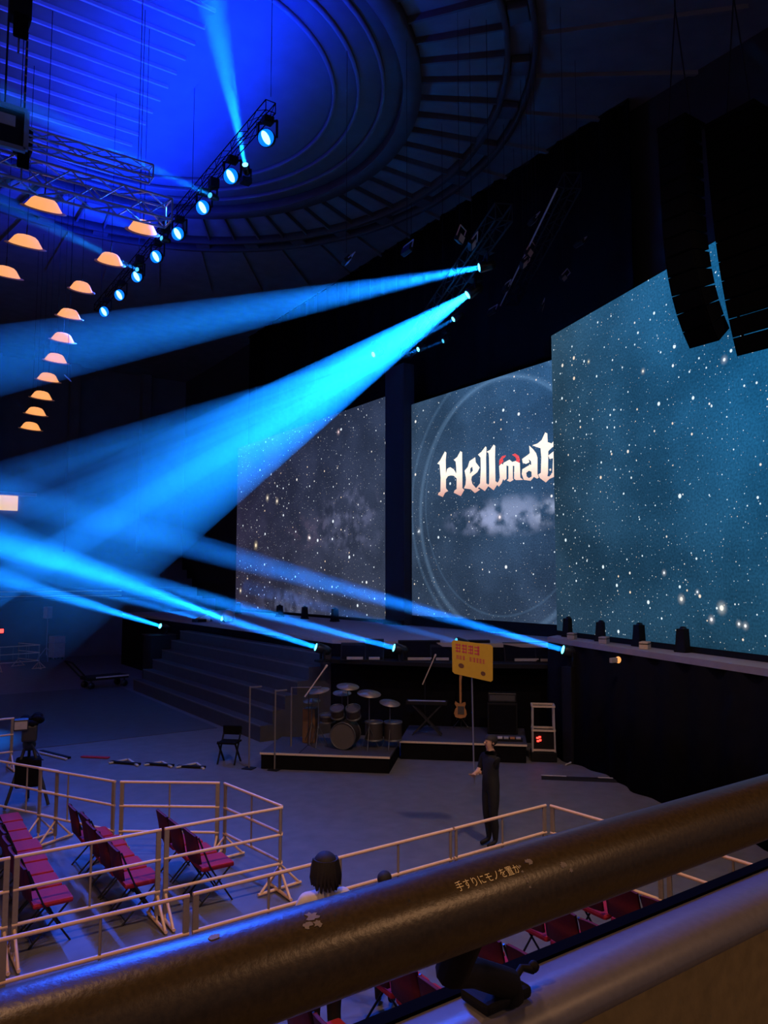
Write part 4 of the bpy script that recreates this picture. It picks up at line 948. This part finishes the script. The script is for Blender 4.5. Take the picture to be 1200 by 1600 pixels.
# the steward with the sign
ft = onz(768, 1322, 0)
face = math.atan2(rt.x, -rt.y)      # turned so that local +y points to image left
def to_local(t, p): return t.matrix_world.inverted() @ V(p)
rz_ = math.atan2(-rt.y, -rt.x)-PI/2+.5
M_ = Matrix.Translation((ft.x, ft.y, 0)) @ Matrix.Rotation(rz_, 4, 'Z')
pole_b = dep(741, 1226, 12.15); pole_t = dep(737, 1040, 12.15)
hand = M_.inverted() @ pole_b.lerp(pole_t, .09)
hand2 = V(hand)
sh = V((-.175, 0, 1.375))
pose = {'l': ((-.22, .08, 1.10), tuple(hand2+V((.03, -.10, .0))), tuple(hand2+V((.02, -.045, .0)))), 'r': ((.22, .05, 1.12), (.14, .24, 1.08), (.08, .30, 1.10)), 'grip': 'l'}
pose['l'] = (tuple((sh+V(pose['l'][1]))/2+V((-.05, -.06, -.10))), pose['l'][1], pose['l'][2])
steward = person('person in a black suit standing on the floor holding the yellow sign', (ft.x, ft.y, 0), rz_, pose, ('suit', 'suit'), 1.0, bulk=1.22)
# the sign
sgn = thing('notice_sign', 'yellow notice board on a pole held by the person in black', 'sign', pole_b)
up_ = (pole_t-pole_b).normalized()
MB().tube([(0, 0, 0), pole_t-pole_b], .013, 8).build('pole', 'alu', sgn)
cn = [dep(*q, 12.10) for q in ((706, 1000), (770, 1008), (770, 1066), (707, 1052))]
tl, tr, br, bl = [q-pole_b for q in cn]
nn = (tr-tl).cross(bl-tl).normalized(); nn = nn if nn.dot(CP-pole_b) > 0 else -nn
def sq(u_, v_, k=0.): return (tl*(1-u_)+tr*u_)*(1-v_)+(bl*(1-u_)+br*u_)*v_+nn*k
r_ = .05
rim = [(r_, 0), (1-r_, 0), (1, r_), (1, 1-r_), (1-r_, 1), (r_, 1), (0, 1-r_), (0, r_)]
MB().prism([sq(*q) for q in rim], nn*-.012).build('board', 'sign_yellow', sgn)
rnd = random.Random(3)
def glyph(u0, v0, w, h, m):      # a printed character too small to read in the photograph: strokes only
    mb = MB()
    for k in range(3):
        v_ = v0+h*(.1+.35*k); mb.prism([sq(u0+w*.1, v_, .001), sq(u0+w*.9, v_, .001), sq(u0+w*.9, v_+h*.13, .001), sq(u0+w*.1, v_+h*.13, .001)], nn*.001)
    for k in range(2):
        u_ = u0+w*rnd.choice((.15, .3, .45, .6, .75)); mb.prism([sq(u_, v0, .001), sq(u_+w*.13, v0, .001), sq(u_+w*.13, v0+h, .001), sq(u_, v0+h, .001)], nn*.001)
    mb.build('printed_mark', m, sgn)
for k in range(4): glyph(.07+.155*k, .08, .15, .26, 'sign_red')
for k in range(3): glyph(.10+.075*k, .42, .065, .12, 'sign_red')
for k in range(5): glyph(.42+.08*k, .42, .07, .13, 'sign_red')
def disc(u_, v_, r, m, nm, k=.002): MB().prism([sq(u_+r*math.cos(2*PI*i/14), v_+r*math.sin(2*PI*i/14), k) for i in range(14)], nn*.001).build(nm, m, sgn)
disc(.22, .72, .07, 'sign_dark', 'pictogram'); disc(.76, .82, .06, 'sign_dark', 'pictogram')
# person in white, hair seen from behind
hp = dep(508, 1331, 6.6); zt = hp.z
ang = math.atan2(fw.y, fw.x)-PI/2
rest = {'l': ((-.24, .02, 1.12), (-.22, .16, .95), (-.20, .24, .92)), 'r': ((.24, .02, 1.12), (.22, .16, .95), (.20, .24, .92))}
person('person with long dark hair in a white top behind the handrail', (hp.x, hp.y, 0), ang+.35, rest, ('white_top', 'suit'), zt/1.70, True)
hp = dep(601, 1361, 7.6)
person('person with black hair and dark clothes just showing above the handrail', (hp.x, hp.y, 0), ang-.2, rest, ('suit', 'suit'), hp.z/1.70)

# ================================================================== broadcast camera, far items
c = onz(42, 1258, 0)
t = thing('broadcast_camera', 'black broadcast camera under a cover on a tripod by the pen', 'video camera', c, YAW-PI/2+.4)
for k in range(3): a = PI/2+k*2*PI/3; MB().tube([(.08*math.cos(a), .08*math.sin(a), 1.05), (.42*math.cos(a), .42*math.sin(a), .02)], .028, 6).build('leg', 'cam_body', t)
MB().lathe([(.0, 1.0), (.1, 1.0), (.12, 1.1), (.08, 1.2), (0, 1.22)], 12).build('tripod_head', 'cam_body', t)
MB().bbox(-.13, .13, -.35, .25, 1.2, 1.5, .04).build('camera_body', 'cam_body', t)
MB().lathe([(.07, 0), (.09, .1), (.09, .32), (.11, .36), (.0, .37)], 14, (0, .25, 1.36), (0, 1, 0)).build('lens', 'black_gloss', t)
MB().bbox(-.26, -.02, -.42, -.2, 1.42, 1.62, .02).build('viewfinder', 'cam_body', t)
MB().bbox(-.245, -.035, -.425, -.42, 1.45, 1.59, .001).build('viewfinder_rim', 'case', t)
cv = MB()
for k in range(9): a = k*.7; cv.ball((.12*math.cos(a)+.03, -.05+.2*math.sin(a), 1.54+.05*math.sin(k*1.7)), (.1, .13, .07), 8, 6)
cv.build('rain_cover', 'black_cloth', t)
MB().tube([(.05, -.3, 1.15), (.25, -.75, .95)], .014, 6).build('pan_bar', 'cam_body', t)
MB().bbox(-.22, .22, -.2, .2, .35, .85, .05).build('weight_bag', 'black_cloth', t)
c = onz(155, 1074, 0)
t = thing('flat_cart', 'dark flat cart with pale edge on the far floor', 'cart', c, .15)
MB().bbox(-.6, 1.0, -.4, .4, .32, .45, .02).build('platform', 'black', t); MB().box(-.3, 1.0, -.41, -.4, .40, .45).build('edge', 'pale', t)
MB().bar((-.6, -.35, .4), (-1.2, -.35, 1.05), .05).bar((-.6, .35, .4), (-1.2, .35, 1.05), .05).bar((-1.2, -.35, 1.05), (-1.2, .35, 1.05), .05).build('handle', 'black', t)
for x in (-.45, .85):
    for y_ in (-.33, .33): MB().lathe([(0, -.03), (.13, -.03), (.13, .03), (0, .03)], 12, (x, y_, .13), (0, 1, 0)).bar((x, y_, .13), (x, y_, .34), .04).build('wheel', 'black_gloss', t)
c = onz(72, 1033, 0)
t = thing('speaker_stand', 'pale loudspeaker on a tall pole on the far floor', 'loudspeaker', c, .5)
MB().bbox(-.16, .16, -.16, .16, 2.15, 2.75, .03).build('cabinet', 'case', t); MB().tube([(0, 0, .3), (0, 0, 2.15)], .025, 6).build('pole', 'case', t)
for k in range(3): a = k*2*PI/3; MB().tube([(0, 0, .7), (.5*math.cos(a), .5*math.sin(a), .02)], .02, 5).build('leg', 'case', t)
c = onz(88, 1030, 0)
t = thing('road_case', 'bluish upright road case next to the pole loudspeaker', 'case', c, .3)
MB().bbox(-.3, .3, -.3, .3, .1, 1.2, .03).build('body', 'case', t); MB().bbox(-.31, .31, -.31, .31, .85, .9, .005).build('band', 'alu', t)
for x in (-.22, .22): MB().lathe([(0, -.03), (.05, -.03), (.05, .03), (0, .03)], 10, (x, -.2, .05), (1, 0, 0)).lathe([(0, -.03), (.05, -.03), (.05, .03), (0, .03)], 10, (x, .2, .05), (1, 0, 0)).build('caster', 'black', t)
p = ony(1, 986, 43.95); t = thing('signal_lamp', 'small red signal lamp on the front wall of the far stand', 'lamp', p)
MB().bbox(-.12, .14, -.02, .04, -.1, .1, .02).build('lens', 'led_red', t); MB().bbox(-.16, .18, .0, .05, -.14, .14, .02).build('housing', 'black', t)

# ================================================================== handrail
rail = thing('handrail', 'thick dark brown handrail with gold Japanese lettering', 'handrail', (1.0, .84, H-.436))
RR = .0537
ang_ = math.atan(SL)
rail.rotation_euler = (0, 0, ang_)
MB().tube([(-5, 0, 0), (-2, 0, 0), (0, 0, 0), (2, 0, 0), (6, 0, 0)], RR, 72).build('rail', 'rail_brown', rail)
bpy.context.view_layer.update()
RM = Matrix.Translation(rail.location) @ Matrix.Rotation(ang_, 4, 'Z'); RI = RM.inverted()
def rail_hit(px, py):       # where the view ray meets the tube: (distance along, angle around)
    o_ = RI @ CP; d = RI.to_3x3() @ ray(px, py)
    A = d.y**2+d.z**2; B = 2*(o_.y*d.y+o_.z*d.z); C_ = o_.y**2+o_.z**2-RR**2; q = B*B-4*A*C_
    if q < 0: q = 0
    k = (-B-math.sqrt(q))/(2*A); p = o_+d*k; return p.x, math.atan2(p.z, p.y)
x0, a0 = rail_hit(716, 1392); x1, a1 = rail_hit(815, 1362)
cu = bpy.data.curves.new('lettering', 'FONT'); cu.body = '手すりにモノを置か'; cu.size = 1.0; cu.resolution_u = 3
tmp = bpy.data.objects.new('tmp', cu); COL.objects.link(tmp); bpy.context.view_layer.update()
lm = bpy.data.meshes.new_from_object(tmp.evaluated_get(bpy.context.evaluated_depsgraph_get())); bpy.data.objects.remove(tmp)
xs = [v.co.x for v in lm.vertices]; W_ = max(xs)-min(xs); xm = min(xs)
sc_ = (x1-x0)/W_; am = (a0+a1)/2
for v in lm.vertices:
    yy = v.co.y*sc_*1.15; an = am-(yy)/RR; rr_ = RR+.0004
    v.co = V((x0+(v.co.x-xm)*sc_, rr_*math.cos(an), rr_*math.sin(an)))
lm.materials.clear(); lm.materials.append(MATS['gold']); lm.name = 'lettering'
tag(link('lettering', lm, rail), 'gold Japanese lettering')
def pale_patch(px, py, rad, nm='rail_patch', m='pale_patch', seed=0, ragged=.45):
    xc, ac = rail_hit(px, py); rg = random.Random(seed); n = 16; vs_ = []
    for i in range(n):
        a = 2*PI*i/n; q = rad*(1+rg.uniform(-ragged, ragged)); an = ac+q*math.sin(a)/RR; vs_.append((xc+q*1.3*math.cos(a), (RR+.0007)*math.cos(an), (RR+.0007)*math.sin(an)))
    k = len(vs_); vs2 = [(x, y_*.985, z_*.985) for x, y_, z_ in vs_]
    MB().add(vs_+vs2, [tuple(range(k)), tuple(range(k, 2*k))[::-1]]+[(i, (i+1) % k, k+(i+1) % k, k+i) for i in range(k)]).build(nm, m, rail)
pale_patch(487, 1432, .006, seed=1); pale_patch(480, 1446, .004, seed=2); pale_patch(497, 1444, .004, seed=3)  # ragged pale patches lying on the tube
pale_patch(335, 1464, .005, seed=4, ragged=.2); pale_patch(826, 1346, .004, seed=5); pale_patch(880, 1352, .004, seed=6); pale_patch(892, 1360, .003, seed=7)  # one pale patch, then peeled edges past the lettering
for k in range(5): pale_patch(812+4*k, 1354+8*k, .0015, seed=10+k)  # peeled specks just past the lettering
# bracket holding the rail above the parapet
p = onz(795, 1556, 3.455); bx = (RI @ p).x; fy_ = (RI @ p).y; fz_ = 3.455-rail.location.z
xt, _ = rail_hit(768, 1462)
MB().tube([(xt, .0, -.035), (xt+.004, .035, -.10), ((xt+bx)/2, fy_*.72, fz_+.09), (bx-.015, fy_-.012, fz_+.03), (bx-.01, fy_-.01, fz_+.004)], [.026, .024, .022, .024, .026], 12).build('bracket_arm', 'black', rail)
MB().bbox(bx-.075, bx+.028, fy_-.028, fy_+.04, fz_, fz_+.020, .008).build('bracket_foot', 'black', rail)
MB().tube([(bx+.01, fy_, fz_+.02), (bx+.035, fy_+.004, fz_+.034), (bx+.058, fy_, fz_+.026)], [.006, .006, .008], 8).ball((bx+.060, fy_, fz_+.030), .010, 8, 6).build('bracket_lever', 'black', rail)
